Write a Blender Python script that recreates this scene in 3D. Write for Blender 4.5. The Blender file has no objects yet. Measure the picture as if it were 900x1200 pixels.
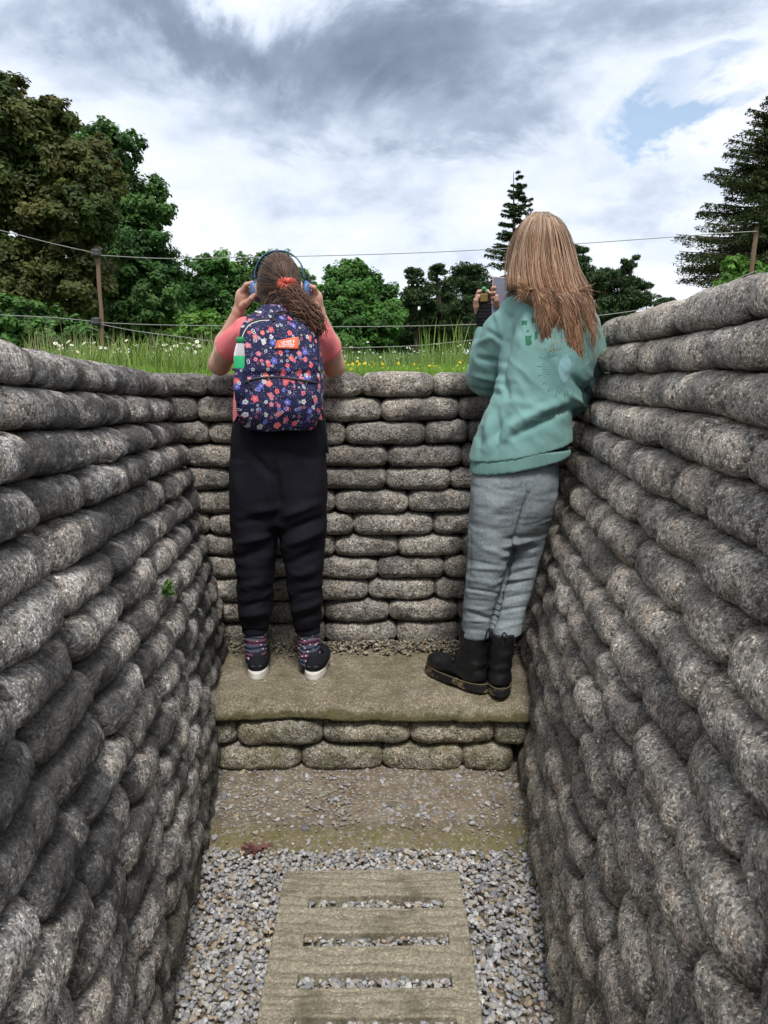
import bpy, math, random
import numpy as np
from mathutils import Vector
from mathutils.bvhtree import BVHTree
random.seed(7); rng = np.random.default_rng(7)
SC = bpy.context.scene; COL = SC.collection
PI = math.pi; R = math.radians

# ------------------------------------------------------------------ camera maths (photo is 900x1200)
PIT = R(11.6); CAMZ = 1.5; F = 900.0
def U(px, py, Y):
    u = (px - 450) / F; v = (600 - py) / F
    t = Y / (math.cos(PIT) + v * math.sin(PIT))
    return np.array([u * t, Y, CAMZ + (-math.sin(PIT) + v * math.cos(PIT)) * t])
def proj(P):
    P = np.asarray(P, float); z = P[..., 2] - CAMZ
    d = P[..., 1] * math.cos(PIT) - z * math.sin(PIT); d = np.where(d < .05, .05, d)
    v = P[..., 1] * math.sin(PIT) + z * math.cos(PIT)
    return 450 + F * P[..., 0] / d, 600 - F * v / d, d

# ------------------------------------------------------------------ noise
def _h(ix, iy, iz, s):
    h = (ix * 374761393 + iy * 668265263 + iz * 2147483647 + s * 1274126177) & 0xffffffff
    h = ((h ^ (h >> 13)) * 1274126177) & 0xffffffff
    h = ((h ^ (h >> 16)) * 2246822519) & 0xffffffff
    return ((h ^ (h >> 15)) & 0xffffff) / float(0xffffff)
def vn(P, s=0):
    P = np.asarray(P, float); f = np.floor(P); w = P - f; i = f.astype(np.int64) + 5000
    w = w * w * (3 - 2 * w); x, y, z = w[:, 0], w[:, 1], w[:, 2]; r = 0
    for a in (0, 1):
        for b in (0, 1):
            for c in (0, 1):
                r = r + _h(i[:, 0] + a, i[:, 1] + b, i[:, 2] + c, s) * (x if a else 1 - x) * (y if b else 1 - y) * (z if c else 1 - z)
    return r * 2 - 1
def fbm(P, o=3, s=0):
    P = np.asarray(P, float); r = 0; a = 1
    for k in range(o):
        r = r + a * vn(P * 2 ** k, s + k * 17); a *= .5
    return r

# ------------------------------------------------------------------ objects
def tag(o, label=None, cat=None, group=None, kind=None):
    if label: o['label'] = label
    if cat: o['category'] = cat
    if group: o['group'] = group
    if kind: o['kind'] = kind
    return o
def empty(name, loc, label, cat, group=None, kind=None):
    o = bpy.data.objects.new(name, None); COL.objects.link(o); o.location = [float(a) for a in loc]
    o.empty_display_size = .1
    return tag(o, label, cat, group, kind)
def wloc(o):
    v = np.zeros(3)
    while o is not None: v += np.array(o.location); o = o.parent
    return v
def mesh(name, V, Fc, smooth=True, col=None):
    """V (n,3); Fc (m,k) array or list of such arrays; col per-vertex rgb"""
    V = np.asarray(V, np.float32)
    Fs = [np.asarray(f, np.int32) for f in (Fc if isinstance(Fc, list) else [Fc]) if len(f)]
    me = bpy.data.meshes.new(name); me.vertices.add(len(V)); me.vertices.foreach_set('co', V.ravel())
    idx = np.concatenate([f.ravel() for f in Fs]); tot = np.concatenate([np.full(len(f), f.shape[1]) for f in Fs])
    me.loops.add(len(idx)); me.loops.foreach_set('vertex_index', idx)
    st = np.concatenate([[0], np.cumsum(tot)[:-1]]).astype(np.int32)
    me.polygons.add(len(tot)); me.polygons.foreach_set('loop_start', st)
    me.polygons.foreach_set('use_smooth', np.full(len(tot), bool(smooth)))
    if col is not None:
        a = me.color_attributes.new('Col', 'FLOAT_COLOR', 'POINT')
        c = np.ones((len(V), 4), np.float32); c[:, :3] = col; a.data.foreach_set('color', c.ravel())
    me.update(calc_edges=True); me.validate()
    return me
def mk(name, V, Fc, mat, parent=None, smooth=True, col=None, origin=None):
    V = np.asarray(V, float); off = wloc(parent) if parent is not None else np.zeros(3)
    if parent is None and origin is not None: off = np.asarray(origin, float)
    o = bpy.data.objects.new(name, mesh(name, V - off, Fc, smooth, col)); COL.objects.link(o)
    if parent is not None: o.parent = parent
    elif origin is not None: o.location = [float(a) for a in off]
    if mat: o.data.materials.append(mat)
    return o
def join(parts):
    """list of (V, F) with same face width"""
    Vs, Fs, n = [], [], 0
    for V, Fc in parts:
        Vs.append(V); Fs.append(np.asarray(Fc) + n); n += len(V)
    return np.concatenate(Vs), np.concatenate(Fs)
def gridF(nu, nv, cu=False, cv=False):
    u = np.arange(nu if cu else nu - 1); v = np.arange(nv if cv else nv - 1)
    a, b = np.meshgrid(u, v, indexing='ij'); a = a.ravel(); b = b.ravel()
    a1 = (a + 1) % nu; b1 = (b + 1) % nv
    return np.stack([a * nv + b, a1 * nv + b, a1 * nv + b1, a * nv + b1], 1)
def tubes(P, rad, sides=4, taper=None, cap=False):
    """P (m,n,3) paths; rad scalar or (m,) or (m,n)"""
    P = np.asarray(P, float); m, n = P.shape[:2]
    T = np.gradient(P, axis=1); T /= np.linalg.norm(T, axis=2, keepdims=True) + 1e-9
    ref = np.where(np.abs(T[:, 0, 2:3]) > .9, np.array([1., 0, 0]), np.array([0, 0, 1.]))
    A = np.zeros_like(T); A[:, 0] = np.cross(T[:, 0], ref)
    for j in range(n):
        q = A[:, j] if j == 0 else A[:, j - 1]
        q = q - T[:, j] * (q * T[:, j]).sum(1, keepdims=True); A[:, j] = q / (np.linalg.norm(q, axis=1, keepdims=True) + 1e-9)
    B = np.cross(T, A)
    r = np.broadcast_to(np.asarray(rad, float).reshape(-1, 1) if np.ndim(rad) == 1 else rad, (m, n))
    if taper is not None: r = r * np.interp(np.linspace(0, 1, n), *taper)[None]
    a = np.arange(sides) * 2 * PI / sides
    V = P[:, :, None] + r[:, :, None, None] * (A[:, :, None] * np.cos(a)[None, None, :, None] + B[:, :, None] * np.sin(a)[None, None, :, None])
    f = gridF(n, sides, False, True)
    Fc = (f[None] + (np.arange(m) * n * sides)[:, None, None]).reshape(-1, 4)
    return V.reshape(-1, 3), Fc
def spline(K, n):
    """K (m,k,3) control points -> (m,n,3) Catmull-Rom"""
    K = np.asarray(K, float); k = K.shape[1]
    E = np.concatenate([2 * K[:, :1] - K[:, 1:2], K, 2 * K[:, -1:] - K[:, -2:-1]], 1)
    t = np.linspace(0, k - 1, n); i = np.minimum(t.astype(int), k - 2); w = (t - i)[None, :, None]
    a, b, c, d = (E[:, i + j] for j in range(4))
    return .5 * (2 * b + (c - a) * w + (2 * a - 5 * b + 4 * c - d) * w ** 2 + (3 * b - a - 3 * c + d) * w ** 3)
def lathe(prof, c, n=24):
    prof = np.asarray(prof, float); a = np.arange(n) * 2 * PI / n
    V = np.stack([prof[:, None, 0] * np.cos(a), prof[:, None, 0] * np.sin(a), prof[:, None, 1] + 0 * a], -1).reshape(-1, 3) + c
    return V, gridF(len(prof), n, False, True)
def rbox(c, h, b=.003, Rm=None):
    """box with bevelled edges"""
    out = []
    h = np.array(h, float); b = min(b, h.min() * .9)
    s = np.array([[x, y, z] for x in (-1, 1) for y in (-1, 1) for z in (-1, 1)])
    V = []; idx = {}
    for i, q in enumerate(s):
        for ax in range(3):
            p = q * (h - b); p[ax] = q[ax] * h[ax]; idx[(i, ax)] = len(V); V.append(p)
    Q = []; T = []
    for ax in range(3):
        o = [a for a in range(3) if a != ax]
        for sg in (-1, 1):
            ids = [i for i in range(8) if s[i][ax] == sg]
            ids.sort(key=lambda i: math.atan2(s[i][o[1]], s[i][o[0]]))
            f = [idx[(i, ax)] for i in ids]
            if (sg > 0) != (ax != 1): f = f[::-1]
            Q.append(f)
    for i in range(8):
        for j in range(i + 1, 8):
            df = [a for a in range(3) if s[i][a] != s[j][a]]
            if len(df) == 1:
                o = [a for a in range(3) if a != df[0]]
                Q.append([idx[(i, o[0])], idx[(j, o[0])], idx[(j, o[1])], idx[(i, o[1])]])
    for i in range(8): Q.append([idx[(i, 0)], idx[(i, 1)], idx[(i, 2)], idx[(i, 2)]])
    V = np.array(V)
    if Rm is not None: V = V @ np.asarray(Rm).T
    T = [q[:3] for q in Q if q[2] == q[3]]; Q = [q for q in Q if q[2] != q[3]]
    return V + np.asarray(c), [np.array(Q), np.array(T)]
def rotz(a): c, s = math.cos(a), math.sin(a); return np.array([[c, -s, 0], [s, c, 0], [0, 0, 1.]])
def rotx(a): c, s = math.cos(a), math.sin(a); return np.array([[1., 0, 0], [0, c, -s], [0, s, c]])
def roty(a): c, s = math.cos(a), math.sin(a); return np.array([[c, 0, s], [0, 1., 0], [-s, 0, c]])

# ------------------------------------------------------------------ implicit surfaces (smooth bodies and clothes)
def smin(a, b, k):
    if k <= 0: return np.minimum(a, b)
    h = np.maximum(k - np.abs(a - b), 0) / k
    return np.minimum(a, b) - h * h * k * .25
class Pr:
    def __init__(s, f, lo, hi, k=.015, op='u'): s.f, s.lo, s.hi, s.k, s.op = f, np.array(lo, float), np.array(hi, float), k, op
def cap(a, b, ra, rb=None, k=.015, op='u', flat=None):
    a = np.array(a, float); b = np.array(b, float); rb = ra if rb is None else rb; m = max(ra, rb); L = b - a; LL = float(L @ L) + 1e-12
    def f(X, Y, Z):
        t0 = ((X - a[0]) * L[0] + (Y - a[1]) * L[1] + (Z - a[2]) * L[2]) / LL; t = np.clip(t0, 0, 1)
        d = np.sqrt((X - a[0] - t * L[0]) ** 2 + (Y - a[1] - t * L[1]) ** 2 + (Z - a[2] - t * L[2]) ** 2) - (ra + (rb - ra) * t)
        if flat: d = np.maximum(d, (t0 - 1) * math.sqrt(LL))
        return d
    return Pr(f, np.minimum(a, b) - m, np.maximum(a, b) + m, k, op)
def chain(pts, rs, k=.012, kj=.012):
    return [cap(pts[i], pts[i + 1], rs[i], rs[i + 1], k) for i in range(len(pts) - 1)]
def ell(c, r, Rm=None, k=.015, op='u'):
    c = np.array(c, float); r = np.array(r, float); m = r.max(); M = np.eye(3) if Rm is None else np.asarray(Rm).T
    def f(X, Y, Z):
        x, y, z = X - c[0], Y - c[1], Z - c[2]
        q = [M[i, 0] * x + M[i, 1] * y + M[i, 2] * z for i in range(3)]
        k0 = np.sqrt(sum((q[i] / r[i]) ** 2 for i in range(3))); k1 = np.sqrt(sum((q[i] / r[i] ** 2) ** 2 for i in range(3))) + 1e-9
        return k0 * (k0 - 1) / k1
    return Pr(f, c - m, c + m, k, op)
def box(c, h, r=.01, Rm=None, k=.01, op='u'):
    c = np.array(c, float); h = np.array(h, float); M = np.eye(3) if Rm is None else np.asarray(Rm).T; m = np.linalg.norm(h) if Rm is not None else h
    def f(X, Y, Z):
        x, y, z = X - c[0], Y - c[1], Z - c[2]
        q = [np.abs(M[i, 0] * x + M[i, 1] * y + M[i, 2] * z) - h[i] + r for i in range(3)]
        return np.sqrt(sum(np.maximum(a, 0) ** 2 for a in q)) + np.minimum(np.maximum(np.maximum(q[0], q[1]), q[2]), 0) - r
    return Pr(f, c - m, c + m, k, op)
def stack(secs, k=.02, e=2.2, yaw=0, planes=(), op='u', z0=None, z1=None):
    """secs: (cx, cy, z, rx, ry) cross-sections, any z order; cut flat at the ends"""
    S = np.array(sorted(secs, key=lambda s: s[2]), float); zt = S[-1, 2] if z1 is None else z1; zb = S[0, 2] if z0 is None else z0
    def f(X, Y, Z):
        z = np.asarray(Z).ravel(); acc = np.zeros((4, len(z)))
        for dz in (-.03, -.015, 0, .015, .03):
            for j, q in enumerate((0, 1, 3, 4)): acc[j] += np.interp(z + dz, S[:, 2], S[:, q]) / 5
        cx, cy, rx, ry = (v.reshape(1, 1, -1) for v in acc)
        x, y = X - cx, Y - cy
        if yaw: x, y = x * math.cos(yaw) + y * math.sin(yaw), -x * math.sin(yaw) + y * math.cos(yaw)
        d = ((np.abs(x / rx) ** e + np.abs(y / ry) ** e) ** (1 / e) - 1) * np.minimum(rx, ry)
        d = np.maximum(d, np.maximum(Z - zt, zb - Z))
        for p, n in planes: d = np.maximum(d, (X - p[0]) * n[0] + (Y - p[1]) * n[1] + (Z - p[2]) * n[2])
        return d
    m = max(S[:, 3].max(), S[:, 4].max())
    return Pr(f, [S[:, 0].min() - m, S[:, 1].min() - m, zb], [S[:, 0].max() + m, S[:, 1].max() + m, zt], k, op)
def pstack(rows, **kw):
    """rows: (pxL, pxR, py, Y, ry) read off the photograph at distance Y"""
    out = []
    for a, b, py, Y, ry in rows:
        l, r = U(a, py, Y), U(b, py, Y); out.append(((l[0] + r[0]) / 2, Y, l[2], (r[0] - l[0]) / 2, ry))
    return stack(out, **kw)
def polygonize(prims, h, pad=None):
    pad = 3 * h if pad is None else pad
    pos = [p for p in prims if p.op == 'u']
    lo = np.min([p.lo for p in pos], 0) - pad; hi = np.max([p.hi for p in pos], 0) + pad
    n = np.ceil((hi - lo) / h).astype(int) + 1; ax = [lo[i] + h * np.arange(n[i]) for i in range(3)]
    D = np.full(n, .2, np.float32)
    for p in prims:
        mg = p.k + 3 * h + .02
        a = np.clip(np.floor((p.lo - mg - lo) / h).astype(int), 0, n); b = np.clip(np.ceil((p.hi + mg - lo) / h).astype(int) + 1, 0, n)
        if np.any(b <= a): continue
        sl = tuple(slice(a[i], b[i]) for i in range(3))
        d = p.f(ax[0][sl[0]][:, None, None], ax[1][sl[1]][None, :, None], ax[2][sl[2]][None, None, :]).astype(np.float32)
        D[sl] = smin(D[sl], d, p.k) if p.op == 'u' else -smin(-D[sl], d, p.k) if p.op == 's' else np.maximum(D[sl], d)
    ins = D < 0
    c = [x - 1 for x in n]; cnt = np.zeros(c, np.int8)
    for dx in (0, 1):
        for dy in (0, 1):
            for dz in (0, 1): cnt += ins[dx:dx + c[0], dy:dy + c[1], dz:dz + c[2]]
    act = (cnt > 0) & (cnt < 8); I = np.argwhere(act); vid = -np.ones(c, np.int64); vid[act] = np.arange(len(I))
    acc = np.zeros((len(I), 3)); num = np.zeros(len(I))
    corners = [np.array(q) for q in ((0, 0, 0), (1, 0, 0), (0, 1, 0), (1, 1, 0), (0, 0, 1), (1, 0, 1), (0, 1, 1), (1, 1, 1))]
    for i in range(8):
        for j in range(i + 1, 8):
            if np.abs(corners[i] - corners[j]).sum() != 1: continue
            A = I + corners[i]; B = I + corners[j]; da = D[A[:, 0], A[:, 1], A[:, 2]]; db = D[B[:, 0], B[:, 1], B[:, 2]]
            m = (da < 0) != (db < 0); t = np.where(m, da / np.where(m, da - db, 1), 0)
            acc += np.where(m[:, None], corners[i] + (corners[j] - corners[i]) * t[:, None], 0); num += m
    V = lo + h * (I + acc / num[:, None])
    Fs = []
    for axn in range(3):
        o1, o2 = (axn + 1) % 3, (axn + 2) % 3
        e = np.zeros(3, int); e[axn] = 1
        A = ins[tuple(slice(0, n[i] - e[i]) for i in range(3))]; B = ins[tuple(slice(e[i], n[i]) for i in range(3))]
        for flip, m in ((False, A & ~B), (True, ~A & B)):
            J = np.argwhere(m); J = J[(J[:, o1] > 0) & (J[:, o2] > 0) & (J[:, o1] < c[o1]) & (J[:, o2] < c[o2])]
            if not len(J): continue
            q = []
            for s1, s2 in ((0, 0), (1, 0), (1, 1), (0, 1)):
                K = J.copy(); K[:, o1] -= s1; K[:, o2] -= s2; q.append(vid[K[:, 0], K[:, 1], K[:, 2]])
            q = np.stack(q, 1)[:, ::-1] if flip else np.stack(q, 1)
            Fs.append(q)
    Fc = np.concatenate(Fs); Fc = Fc[(Fc >= 0).all(1)]
    return V, Fc
def vnorm(V, Fc):
    n = np.cross(V[Fc[:, 2]] - V[Fc[:, 0]], V[Fc[:, 3 if Fc.shape[1] > 3 else 1]] - V[Fc[:, 1 if Fc.shape[1] > 3 else 0]])
    if Fc.shape[1] == 3: n = np.cross(V[Fc[:, 1]] - V[Fc[:, 0]], V[Fc[:, 2]] - V[Fc[:, 0]])
    N = np.zeros_like(V)
    for j in range(Fc.shape[1]): np.add.at(N, Fc[:, j], n)
    return N / (np.linalg.norm(N, axis=1, keepdims=True) + 1e-12)
def relax(V, Fc, it=2, w=.5):
    for _ in range(it):
        S = np.zeros_like(V); c = np.zeros(len(V))
        for j in range(Fc.shape[1]):
            a, b = Fc[:, j], Fc[:, (j + 1) % Fc.shape[1]]
            np.add.at(S, a, V[b]); np.add.at(S, b, V[a]); np.add.at(c, a, 1); np.add.at(c, b, 1)
        V = V * (1 - w) + w * S / np.maximum(c, 1)[:, None]
    return V
def blob(name, prims, h, mat, parent=None, disp=None, it=2, xf=None, col=None):
    V, Fc = polygonize(prims, h)
    V = relax(V, Fc, it)
    if disp is not None:
        N = vnorm(V, Fc); V = V + N * disp(V, N)[:, None]; V = relax(V, Fc, 1, .3)
    if xf is not None: V = xf(V)
    return mk(name, V, Fc, mat, parent, col=col(V) if col else None)
def folds(V, N, segs, both=True):
    """cloth creases and ridges: (x1,y1,x2,y2, amplitude m, width px)"""
    px, py, d = proj(V); out = np.zeros(len(V)); m = np.clip(-N[:, 1] * 1.5 + .3, 0, 1)
    for x1, y1, x2, y2, amp, w in segs:
        L = (x2 - x1) ** 2 + (y2 - y1) ** 2
        t = ((px - x1) * (x2 - x1) + (py - y1) * (y2 - y1)) / L
        tc = np.clip(t, 0, 1); q = ((px - x1 - tc * (x2 - x1)) ** 2 + (py - y1 - tc * (y2 - y1)) ** 2) / w ** 2
        out += amp * np.exp(-q) * (1 - .6 * np.abs(2 * tc - 1) ** 2)
    return out * m

# ------------------------------------------------------------------ material helpers
class NT:
    def __init__(s, tree): s.t = tree; s.n = tree.nodes; s.l = tree.links
    def put(s, sock, v):
        if v is None: return
        if isinstance(v, bpy.types.NodeSocket): s.l.new(v, sock)
        elif isinstance(v, bpy.types.Node): s.l.new(v.outputs[0], sock)
        else:
            if hasattr(sock.default_value, '__len__') and not hasattr(v, '__len__'): v = [v] * len(sock.default_value)
            if hasattr(v, '__len__') and len(v) == 3 and len(sock.default_value) == 4: v = (*v, 1)
            sock.default_value = v
    def node(s, ty, ins={}, **at):
        n = s.n.new(ty)
        for k, v in at.items(): setattr(n, k, v)
        for k, v in ins.items(): s.put(n.inputs[k], v)
        return n
    def math(s, op, a, b=0, c=0, clamp=False): return s.node('ShaderNodeMath', {0: a, 1: b, 2: c}, operation=op, use_clamp=clamp).outputs[0]
    def mix(s, f, a, b, mode='MIX'): 
        n = s.node('ShaderNodeMix', {0: f, 6: a, 7: b}, data_type='RGBA', blend_type=mode); return n.outputs[2]
    def ramp(s, f, stops, interp='LINEAR'):
        n = s.node('ShaderNodeValToRGB', {0: f}); cr = n.color_ramp; cr.interpolation = interp
        while len(cr.elements) < len(stops): cr.elements.new(.5)
        for e, (p, c) in zip(cr.elements, stops):
            e.position = p; e.color = (c, c, c, 1) if not hasattr(c, '__len__') else (*c, 1)
        return n.outputs[0]
    def noise(s, v, sc, de=3, ro=.5, di=0, out=0): return s.node('ShaderNodeTexNoise', {'Vector': v, 'Scale': sc, 'Detail': de, 'Roughness': ro, 'Distortion': di}).outputs[out]
    def voro(s, v, sc, feat='F1', out='Distance', rnd=1): return s.node('ShaderNodeTexVoronoi', {'Vector': v, 'Scale': sc, 'Randomness': rnd}, feature=feat).outputs[out]
    def sep(s, v): return s.node('ShaderNodeSeparateXYZ', {0: v}).outputs
    def comb(s, x, y, z): return s.node('ShaderNodeCombineXYZ', {0: x, 1: y, 2: z}).outputs[0]
    def vmath(s, op, a, b=(0, 0, 0), out=0): return s.node('ShaderNodeVectorMath', {0: a, 1: b}, operation=op).outputs[out]
    def bump(s, h, st=.5, d=.01, nrm=None): return s.node('ShaderNodeBump', {'Height': h, 'Strength': st, 'Distance': d, **({'Normal': nrm} if nrm is not None else {})}).outputs[0]
    def pos(s): return s.node('ShaderNodeNewGeometry').outputs['Position']
def mat(name, rough=.8, col=(.5, .5, .5), spec=.5, metal=0):
    m = bpy.data.materials.new(name); m.use_nodes = True; t = NT(m.node_tree)
    b = next(n for n in t.n if n.type == 'BSDF_PRINCIPLED'); t.b = b
    b.inputs['Roughness'].default_value = rough; b.inputs['Base Color'].default_value = (*col, 1)
    b.inputs['Specular IOR Level'].default_value = spec; b.inputs['Metallic'].default_value = metal
    return m, t
def setb(t, col=None, bump=None, rough=None):
    if col is not None: t.put(t.b.inputs['Base Color'], col)
    if bump is not None: t.put(t.b.inputs['Normal'], bump)
    if rough is not None: t.put(t.b.inputs['Roughness'], rough)
# ================================================================== MATERIALS
def concrete(name, tint, warm, dark, moss=0.25, mossz=.35):
    """cast sandbag concrete: exposed aggregate, black crust lichen, moss low down"""
    m, t = mat(name, .92, spec=.25); P = t.pos()
    rnd = t.node('ShaderNodeObjectInfo').outputs['Random']
    big = t.noise(P, 5, 4, .6); mid = t.noise(P, 22, 5, .65, .4)
    base = t.mix(t.ramp(mid, [(.3, 0), (.7, 1)]), tint, warm)
    base = t.mix(t.ramp(t.noise(P, 9, 3, .6, .6), [(.35, 0), (.75, .75)]), base, tuple(c * 1.35 for c in tint))
    base = t.mix(t.ramp(t.noise(t.vmath('ADD', P, (9, 2, 4)), 17, 4, .7), [(.5, 0), (.72, .55)]), base, tuple(c * k for c, k in zip(warm, (1.12, .96, .88))))
    vc = t.node('ShaderNodeTexVoronoi', {'Vector': P, 'Scale': 300.})
    g = t.sep(vc.outputs['Color'])
    grain = t.ramp(g[0], [(0, .40), (.14, .70), (.40, .95), (.72, 1.18), (.94, 2.0)], 'CONSTANT')
    grain = t.mix(1, grain, t.ramp(t.noise(P, 150, 4, .8), [(.34, .52), (.48, .96), (.60, 1.2), (.68, 1.45)]), 'MULTIPLY')
    base = t.mix(1, base, grain, 'MULTIPLY')
    v2 = t.node('ShaderNodeTexVoronoi', {'Vector': P, 'Scale': 120.}); g2 = t.sep(v2.outputs['Color'])
    base = t.mix(t.ramp(g2[1], [(0, 0), (.86, 0), (.87, .5)], 'CONSTANT'), base, t.mix(g2[2], (.30, .24, .17), (.38, .37, .36)))
    base = t.mix(t.ramp(g2[0], [(0, 0), (.84, 0), (.85, .6)], 'CONSTANT'), base, (.045, .045, .05))
    crust = t.math('MULTIPLY', t.ramp(t.math('ADD', big, t.math('MULTIPLY', t.noise(P, 60, 4, .7), .28)), [(.66 - .13 * dark, 0), (.80 - .13 * dark, 1)]), dark)
    base = t.mix(crust, base, t.mix(t.noise(P, 120, 2), (.018, .018, .022), (.08, .08, .08)))
    wh = t.ramp(t.noise(t.vmath('ADD', P, (7, 3, 1)), 8, 5, .7), [(.60, 0), (.70, .45)])
    base = t.mix(wh, base, (.36, .355, .34))
    z = t.sep(P)[2]
    low = t.math('MULTIPLY', t.ramp(t.math('DIVIDE', z, mossz), [(0, 1), (1, 0)]), t.ramp(t.noise(P, 14, 4, .65), [(.4, 0), (.62, 1)]))
    base = t.mix(t.math('MULTIPLY', low, moss * 2.6, clamp=True), base, t.mix(mid, (.05, .05, .018), (.12, .12, .035)))
    base = t.mix(.8, base, t.ramp(rnd, [(0, (.78, .77, .76)), (.5, (1, .98, .94)), (1, (1.2, 1.18, 1.14))]), 'MULTIPLY')
    h = t.math('ADD', t.math('MULTIPLY', t.voro(P, 120), -.6), t.math('MULTIPLY', t.noise(P, 48, 7, .72), 1.9))
    h = t.math('ADD', h, t.math('MULTIPLY', t.ramp(t.noise(P, 32, 5, .7, 1.0), [(.36, 0), (.50, 1)]), .9))
    n1 = t.bump(h, .8, .0065)
    base = t.mix(.55, base, t.ramp(t.noise(t.vmath('ADD', P, (1, 5, 2)), 3.2, 3, .6), [(.35, (.76, .78, .82)), (.6, (1.14, 1.09, 1.02))]), 'MULTIPLY')
    setb(t, base, n1)
    return m
M = {}
M['bagL'] = concrete('left wall bag concrete', (.400, .402, .412), (.445, .405, .350), .86)
M['bagR'] = concrete('right wall bag concrete', (.420, .405, .380), (.450, .405, .345), .62)
M['bagB'] = concrete('back wall bag concrete', (.335, .330, .312), (.375, .340, .285), .62)
M['bagS'] = concrete('step bag concrete', (.385, .370, .320), (.41, .37, .29), .35, .30, .5)

def slab_mat():
    m, t = mat('mossy step slab', .95, spec=.2); P = t.pos()
    vc = t.node('ShaderNodeTexVoronoi', {'Vector': P, 'Scale': 200.}); g = t.sep(vc.outputs['Color'])
    b = t.mix(t.ramp(t.noise(P, 9, 5, .65), [(.3, 0), (.7, 1)]), (.185, .158, .110), (.28, .245, .18))
    b = t.mix(1, b, t.ramp(g[0], [(0, .6), (.25, .85), (.6, 1.1), (.93, 1.7)], 'CONSTANT'), 'MULTIPLY')
    b = t.mix(t.ramp(t.noise(P, 7, 3, .6), [(.62, 0), (.72, .6)]), b, (.36, .34, .29))
    z = t.sep(P)[2]
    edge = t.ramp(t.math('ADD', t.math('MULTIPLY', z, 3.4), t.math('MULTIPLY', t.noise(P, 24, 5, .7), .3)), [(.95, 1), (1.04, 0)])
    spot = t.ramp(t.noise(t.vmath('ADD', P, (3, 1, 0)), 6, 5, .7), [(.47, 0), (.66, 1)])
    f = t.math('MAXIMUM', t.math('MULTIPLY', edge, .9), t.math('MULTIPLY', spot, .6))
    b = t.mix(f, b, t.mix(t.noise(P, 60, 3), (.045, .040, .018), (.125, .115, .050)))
    h = t.math('ADD', t.noise(P, 60, 6, .75), t.math('MULTIPLY', t.voro(P, 120), -.4))
    setb(t, b, t.bump(h, .9, .006)); return m
M['slab'] = slab_mat()

def floor_mat():
    m, t = mat('trench floor soil', .95, spec=.2); P = t.pos(); y = t.sep(P)[1]
    b = t.mix(t.ramp(t.noise(P, 14, 5, .7), [(.3, 0), (.7, 1)]), (.13, .10, .068), (.26, .215, .155))
    vc = t.node('ShaderNodeTexVoronoi', {'Vector': P, 'Scale': 120.}); g = t.sep(vc.outputs['Color'])
    b = t.mix(t.ramp(g[0], [(0, 0), (.70, 0), (.71, .7)], 'CONSTANT'), b, t.mix(g[1], (.20, .16, .12), (.42, .41, .39)))
    d = t.math('ABSOLUTE', t.math('SUBTRACT', t.math('ADD', y, t.math('MULTIPLY', t.noise(P, 6, 3), .10)), 2.19))
    moss = t.math('MULTIPLY', t.ramp(t.math('MULTIPLY', d, 8), [(.25, 1), (.8, 0)]), t.ramp(t.noise(P, 25, 4, .7), [(.4, .25), (.6, 1)]))
    b = t.mix(t.math('MULTIPLY', moss, .7), b, t.mix(t.noise(P, 80, 3), (.06, .06, .018), (.20, .18, .05)))
    h = t.math('ADD', t.noise(P, 60, 6, .75), t.math('MULTIPLY', t.voro(P, 120), -.6))
    setb(t, b, t.bump(h, .9, .008)); return m
M['floor'] = floor_mat()
def board_mat():
    m, t = mat('grain cast concrete', .92, spec=.2); P = t.pos()
    s = t.node('ShaderNodeMapping', {'Vector': t.vmath('ADD', P, t.vmath('MULTIPLY', t.noise(P, 5, 3, .5, 0, 1), (.0, .09, 0))), 'Scale': (2.2, 17, 17)}).outputs[0]
    gr = t.noise(s, 4, 5, .6, 1.2)
    wv = t.node('ShaderNodeTexWave', {'Vector': s, 'Scale': .55, 'Distortion': 12., 'Detail': 4., 'Detail Scale': .5}, wave_type='BANDS', bands_direction='Y').outputs[0]
    b = t.mix(gr, (.225, .20, .150), (.33, .295, .225))
    b = t.mix(t.ramp(wv, [(0, .45), (.22, 0)]), b, (.12, .10, .07))
    vc = t.node('ShaderNodeTexVoronoi', {'Vector': P, 'Scale': 230.}); g = t.sep(vc.outputs['Color'])
    b = t.mix(1, b, t.ramp(g[0], [(0, .7), (.25, .9), (.6, 1.08), (.93, 1.45)], 'CONSTANT'), 'MULTIPLY')
    b = t.mix(t.ramp(t.noise(P, 9, 5, .7), [(.50, 0), (.66, .75)]), b, (.095, .088, .055))
    h = t.math('ADD', t.math('MULTIPLY', wv, .5), t.noise(P, 90, 5, .7))
    setb(t, b, t.bump(h, .6, .004)); return m
M['board'] = board_mat()
def attr_mat(name, rough=.8, trans=0, spec=.3, bumps=None, mul=1):
    m, t = mat(name, rough, spec=spec); a = t.node('ShaderNodeAttribute', attribute_name='Col').outputs['Color']
    setb(t, a)
    if bumps: setb(t, None, t.bump(t.noise(t.pos(), bumps[0], 4, .7), bumps[1], bumps[2]))
    if trans:
        tr = t.node('ShaderNodeBsdfTranslucent', {'Color': t.mix(1, a, (1.3, 1.5, .7), 'MULTIPLY')})
        mx = t.node('ShaderNodeMixShader', {0: trans, 1: t.b.outputs[0], 2: tr.outputs[0]})
        o = next(n for n in t.n if n.type == 'OUTPUT_MATERIAL'); t.l.new(mx.outputs[0], o.inputs[0])
    return m
M['pebble'] = attr_mat('limestone chips', .75, bumps=(160, .5, .002))
M['leaf'] = attr_mat('tree leaves', .6, .30)
M['needle'] = attr_mat('conifer needles', .7, .12)
M['grass'] = attr_mat('grass blades', .6, .35)
M['hair'] = attr_mat('hair strands', .42, 0, .4)
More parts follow.
